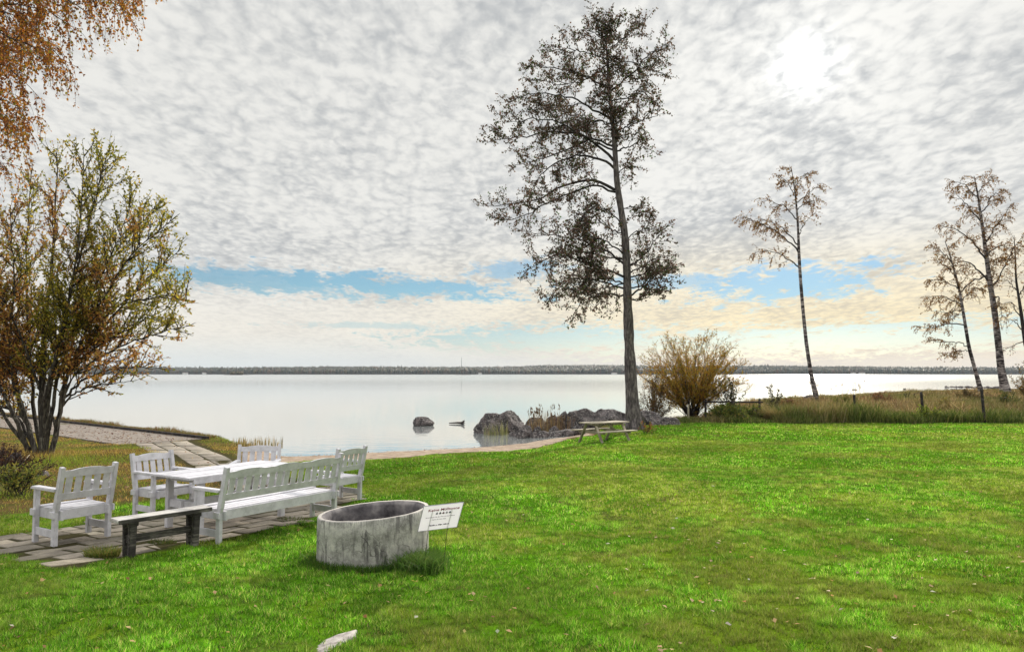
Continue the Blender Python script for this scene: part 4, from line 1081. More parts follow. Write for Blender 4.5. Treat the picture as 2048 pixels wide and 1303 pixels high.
# ------------------------------------------------------------------ birch hanging into the top left corner
def corner_birch():
    Y = 12.0; T = Veg(15); r = T.r
    gx_, gy_ = -10.9, 12.6
    e = empty('weeping_birch', (gx_, gy_, zg1(gx_, gy_)), 'birch with rusty orange drooping foliage hanging into the upper left corner', 'tree'); o = np.array(e.location)
    W = Veg(16); z0 = zg1(gx_, gy_)
    tp = [(gx_, gy_, z0-.1), (gx_+.05, gy_, z0+2), (gx_+.1, gy_-.1, z0+5), (gx_+.25, gy_-.1, z0+8), (gx_+.3, gy_, z0+11), (gx_+.35, gy_, z0+13.5)]
    q, L = poly_resample(tp, 24); W.tube(q-o, np.linspace(.2, .02, 24), 12); W.build_wood('trunk', M['birch_bark'], e)
    S = {'rmin': .0035, 'ldir': .3, 'ldroop': -.5, 'lsize': .048, 'lspread': .012,
         0: dict(kids=9, ang=.8, len=.85, **{'from': .1}, lift=-.1), 1: dict(step=.12, wob=.12, trop=-1.2, sides=3, kids=7, ang=.6, len=.6, **{'from': .1}, lift=-.55, leaf=26),
         2: dict(step=.1, wob=.09, trop=-3.0, sides=3, leaf=30, lf=.0)}
    lim = [([(-330, 330), (-150, 90), (-20, 10), (70, 5), (130, 45)], 9, -.3), ([(-330, 300), (-150, 20), (40, -55), (160, -40), (235, 10)], 10, .5), ([(-330, 250), (-100, -60), (80, -110), (200, -80), (262, -25)], 9, -.9),
           ([(-330, 380), (-180, 160), (-60, 110), (10, 130), (50, 165)], 8, .4), ([(-330, 420), (-200, 240), (-80, 200), (0, 235), (25, 260)], 7, -.4), ([(-330, 320), (-120, 40), (10, 15), (75, 60), (125, 122)], 6, .8),
           ([(-330, 200), (-120, -130), (60, -180), (220, -150), (275, -60)], 8, .3), ([(-330, 460), (-180, 330), (-80, 300), (-10, 330)], 6, .6), ([(-330, 280), (-140, 60), (0, 60), (55, 95), (90, 100)], 6, -1.0),
           ([(-330, 240), (-140, -20), (0, -50), (90, -20), (160, 15)], 7, -.5), ([(-330, 340), (-160, 120), (-60, 60), (20, 90)], 6, 1.1), ([(-330, 400), (-170, 200), (-40, 180), (40, 215)], 6, -.7), ([(-330, 220), (-100, -80), (100, -90), (200, -35), (245, -5)], 6, 1.1)]
    for k, (pl, wd, dy) in enumerate(lim):
        hz = z0+3.5+.55*(k % 7)
        start = np.array([gx_+.1, gy_, hz])
        body = px_line(pl[1:], Y, dy, .05, r)
        q, LL = poly_resample([tuple(start)]+body, 22); q = q-o; q[1:-1] += r.normal(size=(20, 3))*.02
        T.tube(q, np.linspace(wd*Y/F/2, .006, 22), 6)
        spawn(T, q, LL*1.0, .012, 0, S, .38)
        branch(T, q[-1], q[-1]-q[-3], .5, .006, 1, S)
    for k in range(12):   # the rest of the crown, outside the frame
        a = r.random()*2*math.pi; d = np.array([math.cos(a)-.5, math.sin(a), .7]); z = 4.5+8*r.random()
        S3 = dict(S); branch_pts = np.array([0, 0, 0])
        p0 = np.array([.2, 0, z]); pp = [p0]; dd = unit(d)
        for _ in range(8): dd = unit(dd+np.array([0, 0, -.12])); pp.append(pp[-1]+dd*.35*(1.2-z/16))
        pp = np.array(pp); T.tube(pp, np.linspace(.03, .006, 9), 5); spawn(T, pp, 1.5, .01, 0, S3, .3)
    T.build_wood('branches', M['dark_bark'], e)
    def cols(Pp, r):
        n = len(Pp); c = palette(n, [(4, (.42, .16, .045)), (4, (.52, .24, .05)), (2, (.22, .08, .04)), (1.4, (.28, .22, .04))], r, .3)
        zz = P(0, 330, Y).z; low = sstep(zz+.4, zz-.4, Pp[:, 2]+o[2]); low = low[:, None]
        return c*(1-low)+c*np.array([1.3, 1.35, .8])*low
    def keep(Pp):
        w = Pp+o; sx = 1024+F*w[:, 0]/w[:, 1]; sy = 746.5-F*(w[:, 2]-CAMZ)/w[:, 1]
        lim_x = np.interp(sy, [-200, 10, 60, 120, 180, 240, 262, 300, 340, 400, 440, 470], [300, 285, 272, 262, 205, 190, 105, 90, 82, 52, 20, -30])
        return (sx < lim_x+r.normal(size=len(w))*9)
    T.build_leaves('crown', M['leaf'], cols, e, .75)
corner_birch()

# ------------------------------------------------------------------ far birches and the willow bush
def birch(trunk, widths, limbs, Y, seed, label, leaf=.105, dens=1.0, name='birch_tree', group=None, top_kids=3.0, pal=None, bark='birch_bark', span=1.5, from_y=620, droop=-.6):
    T = Veg(seed); r = T.r; g = P(*trunk[0], Y); z0 = zg1(g.x, Y)
    e = empty(name, (g.x, Y, z0), label, 'tree', group); o = np.array(e.location); W = Veg(seed+1)
    tp = [P(a, b, Y) for a, b in trunk]
    base = Vector((tp[0].x+(tp[0].x-tp[1].x)*.15, Y, min(z0, tp[0].z)-.25))
    pts, L = poly_resample([base]+tp, 40); zz = np.array([base.z]+[t.z for t in tp]); wd = np.array([widths[0]*1.1]+list(widths))*.82*Y/F/2
    W.tube(pts-o, np.interp(pts[:, 2], zz, wd)*(1+.04*r.normal(size=40)), 10); W.build_wood('trunk', M[bark], e)
    S = {'rmin': .006, 'ldir': .25, 'ldroop': -.8, 'lsize': leaf, 'lspread': .04,
         0: dict(kids=2.9*dens, ang=.75, len=span, **{'from': .2}, lift=.0), 1: dict(step=.25, wob=.14, trop=-.35, sides=3, kids=4.2*dens, ang=.75, len=.85, **{'from': .15}, lift=-.25, leaf=9.0*dens),
         2: dict(step=.2, wob=.10, trop=-1.4, sides=3, leaf=24*dens, lf=.0)}
    for pl, w, dy in limbs:
        q, LL = poly_resample(px_line(pl, Y, dy, .12, r), 14); q = q-o; q[1:-1] += r.normal(size=(12, 3))*.05
        T.tube(q, np.linspace(w*Y/F/2, .012, 14), 5); spawn(T, q, LL, .03, 0, S, .25)
        branch(T, q[-1], q[-1]-q[-3], .9, .012, 2, S)
    up = pts[pts[:, 2] > P(0, from_y, Y).z]-o
    hl = np.linalg.norm(up[-1]-up[0]); S2 = dict(S); S2[0] = dict(kids=top_kids, ang=.75, len=span*1.55, **{'from': 0}, lift=.45)
    spawn(T, up, hl, .035, 0, S2, .0)
    T.build_wood('branches', M['dark_bark'], e)
    T.build_leaves('crown', M['leaf'], pal or [(4, (.23, .115, .045)), (3, (.12, .06, .03)), (2, (.36, .20, .06)), (1.5, (.14, .11, .03))], e, .7)
birch([(1634, 800), (1622, 748), (1613, 690), (1606, 620), (1601, 560), (1598, 510), (1596, 450), (1592, 400), (1586, 355), (1582, 332)], [13, 10, 8.5, 8, 7.5, 7, 5.5, 4, 2, 1],
      [([(1598, 534), (1570, 512), (1540, 500), (1510, 506)], 3, .5), ([(1597, 505), (1570, 472), (1530, 452), (1482, 432)], 3.5, -.8), ([(1597, 490), (1565, 455), (1530, 440), (1495, 440)], 3, 1), ([(1595, 440), (1565, 408), (1528, 396)], 2.5, .6),
       ([(1597, 470), (1612, 442), (1626, 428)], 2.5, -.6), ([(1594, 405), (1615, 388), (1636, 374)], 2, .5), ([(1592, 395), (1575, 365), (1560, 352)], 2, -.6), ([(1590, 375), (1605, 350), (1622, 342)], 1.8, .4), ([(1594, 420), (1610, 405), (1634, 400)], 2, -.5)],
      57, 71, 'lone slender birch with side branches to the left, beyond the rail fence', dens=1.05, top_kids=2.0, from_y=440, span=1.0)
birch([(2011, 780), (2003, 745), (1997, 690), (1989, 620), (1979, 560), (1971, 500), (1963, 440), (1955, 385), (1948, 352)], [24, 17, 15, 13.5, 11.5, 9, 6.5, 4, 1.5],
      [([(1975, 560), (1950, 530), (1920, 520), (1890, 540)], 4, .9), ([(1973, 520), (1945, 480), (1910, 455), (1880, 450)], 4, -1), ([(1982, 580), (2005, 545), (2025, 500), (2048, 470)], 4, .6), ([(1970, 490), (1995, 450), (2022, 410)], 3.5, -.8),
       ([(1965, 450), (1935, 410), (1905, 380)], 3, .8), ([(1962, 430), (1985, 390), (2008, 380)], 3, .8), ([(1958, 400), (1930, 370), (1905, 362)], 2.5, -.6), ([(1955, 385), (1978, 360), (1986, 352)], 2, .4), ([(1978, 550), (1945, 560), (1915, 590), (1905, 640)], 3.5, 1.2), ([(1984, 600), (2000, 590), (2002, 640)], 2.5, -.8),
       ([(1972, 510), (2000, 490), (2030, 500)], 3, 1.2)],
      65, 81, 'tallest birch at the right with mottled white trunk and thin brown crown', dens=1.05, top_kids=3.2, from_y=600, span=1.25)
birch([(1961, 778), (1951, 742), (1938, 695), (1929, 640), (1921, 590), (1910, 545), (1900, 510), (1890, 482)], [12, 9, 8, 7, 6, 4.5, 3, 1.2],
      [([(1936, 692), (1915, 682), (1885, 685), (1862, 680)], 2.2, .5), ([(1930, 650), (1900, 645), (1870, 655), (1840, 652)], 2.8, -.7), ([(1924, 610), (1895, 595), (1868, 590), (1848, 600)], 2.2, .8), ([(1920, 580), (1890, 560), (1860, 560)], 2.2, -.6), ([(1915, 560), (1890, 530), (1868, 520)], 2, .4),
       ([(1905, 525), (1880, 500), (1863, 495)], 2, -.3), ([(1924, 600), (1945, 580), (1960, 575)], 2, .6), ([(1940, 700), (1915, 700), (1895, 710)], 1.6, -.5), ([(1925, 620), (1895, 625), (1860, 620)], 2, 1.0)],
      63, 91, 'thin leaning birch just left of the tallest birch', dens=1.15, top_kids=2.4, from_y=640, span=.9)
birch([(2078, 790), (2062, 740), (2050, 680), (2040, 610), (2032, 560), (2030, 500), (2028, 470)], [16, 12, 10, 7, 5, 3, 1],
      [([(2048, 660), (2025, 640), (2005, 635)], 2.5, .6), ([(2045, 640), (2020, 600), (1998, 610)], 2.5, -.7), ([(2036, 590), (2060, 560), (2080, 555)], 3, .5), ([(2034, 580), (2015, 560), (2000, 560)], 2, .6), ([(2050, 680), (2028, 690), (2008, 700)], 2, .3)],
      67, 95, 'nearly bare birch cut by the right edge of the view', dens=.55, top_kids=2.0, from_y=640, span=1.3, bark='dark_bark')

def bush(name, cx, Y, base_y, w_px, h_px, n_st, seed, label, cat, pal, leaf, kids=(2.2, 3.2), leafd=22, spread=1.25, aspect=.4, trop=.12, skew=0.0, r0=.035, bark='dark_bark', twl=(.9, .5), ang_pow=.75):
    T = Veg(seed); r = T.r; g = P(cx, base_y, Y); z0 = zg1(g.x, Y); e = empty(name, (g.x, Y, z0), label, cat)
    if name not in ('willow_bush', 'thicket', 'tall_herb', 'leafy_sapling'): kids = (kids[0]*2.3, kids[1]*2.0); leafd *= 1.9
    H = h_px*Y/F; Wd = w_px*Y/F/2
    if name == 'willow_bush': T.bound = lambda p: (p[0]/Wd)**2+(p[1]/Wd)**2+((p[2]-.42*H)/(.58*H))**2 < .92 or p[2] < .25*H
    S = {'rmin': .004, 'ldir': .8, 'ldroop': .0, 'lsize': leaf, 'lspread': .02,
         0: dict(kids=kids[0], ang=.5, len=twl[0], **{'from': .3}, lift=.2), 1: dict(step=.2, wob=.1, trop=trop, sides=3, kids=kids[1], ang=.55, len=twl[1], **{'from': .15}, lift=.1, leaf=leafd*.5),
         2: dict(step=.15, wob=.1, trop=trop, sides=3, leaf=leafd, lf=.05)}
    for k in range(n_st):
        a = r.random()*2*math.pi if name != 'willow_bush' else k*2.39996; t = r.random()**ang_pow; ang = t*spread
        reach = 1/math.sqrt((math.sin(ang)/Wd)**2+(math.cos(ang)/H)**2)*((.74+.14*r.random()) if name == 'willow_bush' else (.86+.14*r.random()))
        d = np.array([math.sin(ang)*math.cos(a)+skew, math.sin(ang)*math.sin(a), math.cos(ang)]); q = [np.array([r.normal()*.10, r.normal()*.1, -.05])]; dd = unit(d*np.array([.8, .8, 1.15]))
        n = 10
        for i in range(n-1): dd = unit(dd+(unit(d)-dd)*.25+r.normal(size=3)*.06); q.append(q[-1]+dd*reach/(n-1))
        q = np.array(q)
        if name == 'willow_bush':                                  # stems arch out to points spread over a rounded dome
            zt = H*(.34+.60*((k*.7548777+.3*r.random()) % 1.0)); s_ = math.sqrt(max(.04, 1-((zt-.45*H)/(.52*H))**2))*(.55+.45*r.random()**.4)*.88
            tgt = np.array([Wd*s_*math.cos(a), Wd*s_*math.sin(a), zt*.93]); u_ = np.linspace(0, 1, n)[:, None]
            mid_ = np.array([tgt[0]*.30, tgt[1]*.30, tgt[2]*.55]); q = q[0]*(1-u_)**2+2*mid_*u_*(1-u_)+tgt*u_**2; q[1:-1] += r.normal(size=(n-2, 3))*.05; reach = float(np.linalg.norm(tgt))
        T.tube(q, np.linspace(r0*(1-.4*t), .006, n), 5); spawn(T, q, reach, .012, 0, S, .28)
        branch(T, q[-1], q[-1]-q[-2], twl[1]*(.55 if name == 'willow_bush' else 1), .006, 2, S)
    T.build_wood('stems', M[bark], e); T.build_leaves('leaves', M['leaf'], pal, e, aspect)
    return e
bush('willow_bush', 1384, 42.0, 838, 248, 196, 110, 101, 'large round willow bush with yellow olive leaves right of the tall tree', 'bush',
     [(4, (.36, .27, .03)), (4, (.44, .22, .03)), (2, (.15, .14, .02)), (2, (.30, .12, .035))], .085, leafd=36, kids=(3.4, 4.6), spread=1.25, aspect=.33, trop=.15, twl=(.8, .45), ang_pow=.55, r0=.026)
bush('thicket', 1306, 40.8, 838, 90, 110, 26, 111, 'lower russet thicket between the tall trunk and the willow bush', 'bush',
     [(4, (.17, .09, .035)), (3, (.13, .10, .03)), (2, (.09, .05, .03))], .08, leafd=30, kids=(4.5, 5), spread=.75, aspect=.4, twl=(.7, .4), r0=.018)
def stake():
    p = P(1377, 838, 38.6); t = P(1377, 808, 38.6); e = MB().tube([(0, 0, -.2), (.0, 0, t.z-zg1(p.x, 38.6))], [.05, .045], 8).build('wooden_stake', M['picnic']); e.location = (p.x, 38.6, zg1(p.x, 38.6))
    tag(e, 'short grey wooden stake standing in the grass before the willow bush', 'stake')
stake()

# brambles, tufts, reeds
GREENS = [(4, (.10, .14, .03)), (3, (.15, .17, .04)), (2, (.06, .09, .025)), (1, (.22, .18, .05))]
bush('bramble_bush', 1455, 38.9, 842, 92, 30, 34, 121, 'green bramble thicket below the dark wooden rail', 'bush', GREENS, .10, leafd=15, kids=(3, 3), spread=1.45, aspect=.6, twl=(.4, .25), r0=.01)
bush('bramble_bush', 1505, 39.6, 842, 60, 30, 18, 122, 'low bramble thicket at the right hand post of the rail', 'bush', GREENS, .10, leafd=15, kids=(3, 3), spread=1.45, aspect=.6, twl=(.4, .25), r0=.01)
bush('tall_herb', 1462, 40.9, 840, 84, 84, 18, 123, 'tall spindly leafy stems rising above the wooden rail', 'plant', [(3, (.07, .07, .03)), (3, (.05, .045, .03))], .11, leafd=40, kids=(3.6, 4), spread=.55, aspect=.5, twl=(.35, .2), r0=.008)
bush('tall_herb', 1546, 42.5, 838, 60, 66, 10, 124, 'thin leafy stems sticking up right of the rail', 'plant', [(3, (.07, .07, .03)), (3, (.05, .045, .03))], .11, leafd=40, kids=(3.6, 4), spread=.7, aspect=.5, twl=(.35, .2), r0=.008)
bush('leafy_sapling', 1815, 48.0, 812, 22, 42, 3, 125, 'little dark sapling silhouetted on the water between two fence posts', 'plant', [(3, (.045, .045, .03))], .17, leafd=7, kids=(.8, 1.0), spread=.3, aspect=.55, twl=(.25, .2), r0=.01)
bush('yellow_green_herb', 1850, 38.4, 845, 62, 30, 26, 126, 'yellow green herb clump at the foot of the middle fence post', 'plant', [(4, (.28, .30, .05)), (3, (.18, .24, .05)), (2, (.10, .14, .03))], .09, leafd=16, kids=(3, 3), spread=1.2, aspect=.5, twl=(.25, .2), r0=.008)
bush('russet_herb', 1294, 31.0, 868, 30, 22, 12, 127, 'small yellow and red herb at the base of the tall trunk', 'plant', [(3, (.28, .24, .05)), (3, (.25, .08, .04)), (2, (.12, .12, .03))], .09, leafd=15, kids=(3, 2), spread=1.2, aspect=.5, twl=(.2, .15), r0=.008)
bush('garden_herb', 30, 13.0, 1000, 150, 55, 26, 128, 'pale yellow green leafy herb clump at the left edge behind the first chair', 'plant', [(4, (.26, .24, .06)), (3, (.16, .20, .05)), (2, (.10, .12, .03))], .075, leafd=20, kids=(4, 3), spread=1.35, aspect=.35, twl=(.25, .15), r0=.006)
bush('brown_bush', 5, 15.5, 965, 160, 62, 34, 129, 'dark reddish brown low shrub at the left edge under the tree', 'bush', [(4, (.07, .035, .03)), (3, (.045, .025, .022)), (2, (.11, .055, .035))], .05, leafd=18, kids=(4, 4), spread=1.35, aspect=.5, twl=(.3, .2), r0=.006)
bush('right_edge_shrub', 2066, 50.0, 800, 70, 100, 26, 130, 'orange brown young tree cut by the right edge below the birches', 'bush', [(4, (.30, .17, .04)), (3, (.14, .10, .035)), (2, (.07, .07, .03))], .09, leafd=14, kids=(3, 3), spread=.8, aspect=.5, twl=(.5, .3), r0=.012)

def tuft(name, cx, cy, rx, ry, n, h, w, pal, label, cat, lean=(.2, .9), seed=1, mat='dry', kind=None, zoff=-.01, seg=2, group=None, dirs=None, z=None):
    r = np.random.default_rng(seed); a = r.random(n)*2*math.pi; rr = np.sqrt(r.random(n)); x = cx+np.cos(a)*rr*rx; y = cy+np.sin(a)*rr*ry
    hh = h*(.5+.6*r.random(n)); ln = lean[0]+(lean[1]-lean[0])*r.random(n)
    dd = np.arctan2((y-cy)*1.0, (x-cx)*1.0)+r.normal(size=n)*.8
    o = blades(name, x, y, hh, w*(.6+.8*r.random(n)), ln, palette(n, pal, r, .25), M[mat], zoff, seg=seg, dirs=dd, z=z)
    tag(o, label, cat, group, kind); return o
TAN = [(4, (.33, .25, .12)), (3, (.24, .19, .08)), (2, (.14, .13, .045)), (1, (.42, .34, .19))]
OLIVE = [(4, (.10, .12, .03)), (3, (.16, .15, .05)), (2, (.07, .09, .025)), (1, (.26, .22, .10))]
for i, (px_, Y, b_, w_, h_, lab, pal_) in enumerate([
        (1580, 43, 838, 60, 34, 'russet leafy shrub in the tall grass left of the lone birch trunk', [(3, (.20, .10, .05)), (2, (.13, .11, .04))]),
        (1690, 46, 832, 64, 34, 'olive green shrub among tan grass beside the first wire fence post', [(3, (.13, .15, .04)), (2, (.20, .18, .06))]),
        (1762, 50, 826, 50, 32, 'reddish brown shrub at the water side of the tall grass between two fence posts', [(3, (.22, .10, .06)), (2, (.12, .08, .04))]),
        (1890, 44, 832, 80, 30, 'low yellow olive shrub in the field behind the last two fence posts', [(3, (.26, .22, .06)), (2, (.14, .13, .04))]),
        (1935, 54, 812, 46, 24, 'small brown shrub near the foot of the thin leaning birch', [(3, (.16, .10, .05)), (2, (.10, .09, .04))]),
        (2015, 46, 828, 70, 36, 'dark olive shrub at the right edge under the birches', [(3, (.07, .09, .03)), (2, (.14, .12, .04))])]):
    bush('field_shrub', px_, Y, b_, w_, h_, 24, 800+i, lab, 'shrub', pal_, .10, leafd=15, kids=(3, 3), spread=1.35, aspect=.5, twl=(.45, .25), r0=.01)
# reeds in front of the boulder, and the taller stand on the right of it
def reeds(name, cx, Y, w, h, n, pal, label, seed, z=None, plume=True):
    r = np.random.default_rng(seed); x = cx+(r.random(n)-.5)*w+r.normal(size=n)*.05; y = Y+(r.random(n)-.5)*.9; e = empty(name, (cx, Y, 0), label, 'reeds')
    zz = np.minimum(zg(x, y), .0)-.02 if z is None else np.full(n, z)
    hh = h*(.55+.5*r.random(n)); o = blades('stems', x-cx, y-Y, hh, .022*(.7+.6*r.random(n)), .02+.16*r.random(n), palette(n, pal, r), M['dry'], 0, e, 2, z=zz)
    if plume:
        m = n//3; k = r.choice(n, m, replace=False); px_ = np.repeat(x[k]-cx, 9)+r.normal(size=m*9)*.02; py_ = np.repeat(y[k]-Y, 9)+r.normal(size=m*9)*.02
        pz = np.repeat(zz[k]+hh[k], 9)-r.random(m*9)*.25; blades('plumes', px_, py_, np.full(m*9, .12), np.full(m*9, .035), .1+.3*r.random(m*9), palette(m*9, [(3, (.13, .09, .07)), (2, (.20, .15, .11))], r), M['dry'], 0, e, 2, z=pz)['kind'] = 'stuff'
reeds('reed_clump', P(992, 850, 34.8).x, 34.8, 1.05, 1.15, 170, [(3, (.26, .25, .12)), (3, (.16, .18, .06)), (2, (.38, .34, .2))], 'sparse green reeds standing in the water before the big boulder', 41, plume=False)
reeds('reed_clump', P(1085, 850, 35.6).x, 35.6, 1.5, 1.55, 120, [(3, (.34, .24, .14)), (3, (.24, .17, .09)), (2, (.16, .12, .08))], 'tall tan reeds with dark plumes between the boulders', 42)
reeds('reed_clump', P(1122, 850, 35.9).x, 35.9, 1.0, 1.0, 70, [(3, (.34, .22, .14)), (3, (.24, .15, .09)), (2, (.16, .12, .08))], 'shorter brown reeds at the right end beside the dark boulder', 43)
reeds('reed_clump', P(1650, 800, 58).x+1.5, 60, 5.0, 2.0, 60, [(3, (.40, .32, .2))], 'thin pale reed stalks right of the lone birch', 44, z=.6)
reeds('reed_clump', P(515, 895, 25.4).x, 25.3, 1.6, .45, 160, TAN, 'dry grass stalks on the bank behind the far chair', 45, z=.3, plume=False)
for i, (px_, Y, w_, h_, lab) in enumerate([(1592, 39.6, 1.3, .95, 'arching green sedge tussock below the lone birch'), (1558, 39.2, 1.2, .85, 'tan arching grass tussock left of the green sedge'), (1640, 39.4, 1.3, .9, 'drooping tan sedge tussock right of the green one'), (1905, 38.4, 1.6, .5, 'low dark green tussock between two right hand posts'), (1780, 38.6, 1.5, .55, 'grey green tussock halfway between two fence posts')]):
    c = P(px_, 845, Y); tuft('sedge_tussock', c.x, Y, w_*.7, .5, 1500, h_, .02, [[(4, (.045, .085, .02)), (2, (.09, .13, .03)), (1, (.3, .3, .14))], TAN, TAN, OLIVE, OLIVE][i], lab, 'grass tussock', (.3, 1.0), 60+i, group='sedge tussocks along the fence')
# long grass round the concrete ring
def ring_grass():
    r = np.random.default_rng(77); n = 5200; a = r.random(n)*2*math.pi; rr = .60+np.abs(r.normal(size=n))*.085
    x = -1.475+np.cos(a)*rr; y = 8.0+np.sin(a)*rr
    front = (np.cos(a+math.pi*.30) > -.2); k = front | (r.random(n) < .5); a, rr, x, y = a[k], rr[k], x[k], y[k]; n = len(x)
    big = np.exp(-((x+.93)**2+(y-7.65)**2)/.06)
    h = (.055+.05*r.random(n))*(1+1.7*big); C = palette(n, [(4, (.055, .13, .018)), (3, (.09, .18, .02)), (1, (.15, .17, .05)), (1, (.03, .06, .014))], r)
    tag(blades('ring_grass', x, y, h, np.full(n, .006), .2+.7*r.random(n), C, M['grass'], -.005, seg=2), kind='stuff')
    m = 1500; x = -.93+r.normal(size=m)*.12; y = 7.5+r.normal(size=m)*.10; k = (x+1.475)**2+(y-8)**2 > .6**2; x, y = x[k], y[k]; m = len(x)
    o = blades('grass_tuft', x, y, .13+.12*r.random(m), np.full(m, .0065), .4+.6*r.random(m), palette(m, [(4, (.075, .16, .03)), (3, (.12, .20, .05)), (1, (.22, .24, .10))], r), M['grass'], 0, seg=2)
    tag(o, 'long arching grass tuft growing against the right side of the concrete ring', 'grass tuft')
ring_grass()
c = G(205, 1112); tuft('grass_tuft', c[0], c[1], .17, .14, 900, .13, .006, [(3, (.10, .15, .03)), (2, (.17, .17, .05)), (1, (.25, .18, .08))], 'weedy grass tuft growing through the terrace joints before the first chair', 'grass tuft', (.2, .9), 90, 'grass')
for i, (a, b, s, lab) in enumerate([(325, 1085, .16, 'thin weed tuft in the joints behind the small dark bench'), (585, 1040, .22, 'weed tuft at the terrace edge under the white bench'), (480, 1030, .14, 'small tuft of grass in the joints under the middle of the white bench')]):
    c = G(a, b); tuft('grass_tuft', c[0], c[1], s, s*.7, 420, .07, .005, [(3, (.07, .11, .03)), (2, (.13, .12, .05))], lab, 'grass tuft', (.2, .9), 91+i, 'grass')

# ------------------------------------------------------------------ lawn and rough grass
def in_view(x, y, m=1.12):
    return (np.abs(x) < (1024/F*y*m+.8)) & (y > 3.7)
def clear_of(x, y):
    xq = x+.34*(fbm(x*2.6+7, y*2.6, 3)-.5)*(1+0*y); yq = y+.34*(fbm(x*2.6, y*2.6+31, 3)-.5)
    k = ~inpoly(xq, yq, TERR) & ~inpoly(xq, yq, PATH) & ~sand_zone(x, y) & (shore_d(x, y) > .15) & ((x+1.475)**2+(y-8.0)**2 > .59**2)
    # boardwalk
    dx, dy = x+12.75, y-27.25; al = dx*-.762+dy*.648; ac = dx*.648+dy*.762
    return k & ~((al > -.1) & (np.abs(ac) < 1.62))
FS = np.array([G(*p) for p in ((596, 1322), (622, 1297), (650, 1281), (690, 1270), (716, 1266), (712, 1277), (668, 1297), (636, 1322))])
def lawn():
    r = np.random.default_rng(11); X = []; Y = []; Hh = []; Ww = []
    for (y0, y1, den, h, w) in ((3.8, 7, 12500, .040, .0052), (7, 11, 6500, .040, .0068), (11, 18, 2400, .042, .011), (18, 28, 850, .045, .018), (28, 38.2, 330, .050, .032)):
        xm = 1024/F*y1*1.12+.8; n = int(den*(y1-y0)*2*xm); x = (r.random(n)*2-1)*xm; y = y0+(y1-y0)*r.random(n)
        k = in_view(x, y); x, y = x[k], y[k]; k = lawn_zone(x, y) & clear_of(x, y) & ~inpoly(x+.10*(vnoise(x*14, y*14)-.5), y+.10*(vnoise(x*14+9, y*14)-.5), FS); x, y = x[k], y[k]
        cl = .5+1.1*(fbm(x*6.5, y*6.5, 3)-.5)+1.1*(fbm(x*15, y*15, 2)-.5); cl = np.clip(cl, .02, 1); thin = fbm(x*1.3+9, y*1.3, 3)
        k = r.random(len(x)) < np.clip(.40+1.7*(cl-.25), .3, 1)*np.clip(1.6-1.3*sstep(.52, .74, thin), .5, 1); x, y, cl = x[k], y[k], cl[k]
        X.append(x); Y.append(y); Hh.append(h*(.22+1.15*cl+.35*r.random(len(x)))); Ww.append(w*(.7+.6*r.random(len(x))))
    x, y, h, w = map(np.concatenate, (X, Y, Hh, Ww)); n = len(x); cl = np.clip(.5+1.1*(fbm(x*6.5, y*6.5, 3)-.5)+1.1*(fbm(x*15, y*15, 2)-.5), 0, 1)
    a = fbm(x*.42+3, y*.42+8, 4); b = fbm(x*2.0+50, y*2.0, 3); c = fbm(x*.16, y*.30, 3)
    green = palette(n, [(5, (.108, .30, .014)), (3, (.165, .34, .024)), (3.0, (.040, .10, .014)), (1.5, (.42, .50, .13)), (.5, (.40, .32, .16))], r, .55)
    yel = palette(n, [(4, (.22, .31, .032)), (3, (.15, .23, .03)), (1.8, (.38, .35, .15)), (1.8, (.10, .10, .03))], r, .25)
    dull = palette(n, [(4, (.13, .21, .02)), (3, (.20, .22, .05)), (2, (.07, .09, .02)), (1, (.30, .28, .12))], r, .3)
    t = sstep(.44, .60, a*.6+b*.4)[:, None]; C = green*(1-t)+yel*t
    C = C*(.80+.42*sstep(.30, .68, fbm(x*1.0+70, y*1.0+12, 4)))[:, None]*(.38+1.25*cl)[:, None]
    near = (1-sstep(6.0, 10.5, y))*sstep(-2.0, 3.0, x)*.9*sstep(.36, .56, c*.5+b*.5)
    near = near*.8; near = np.maximum(near, (1-sstep(-4.6, -3.2, x))*(1-sstep(7, 9, y))*.6)
    C = C*(1-near[:, None])+dull*near[:, None]
    tag(blades('lawn_grass', x, y, h, w, .15+.85*r.random(n), C, M['grass'], -.003), kind='stuff')
    print('lawn blades', n)
lawn()

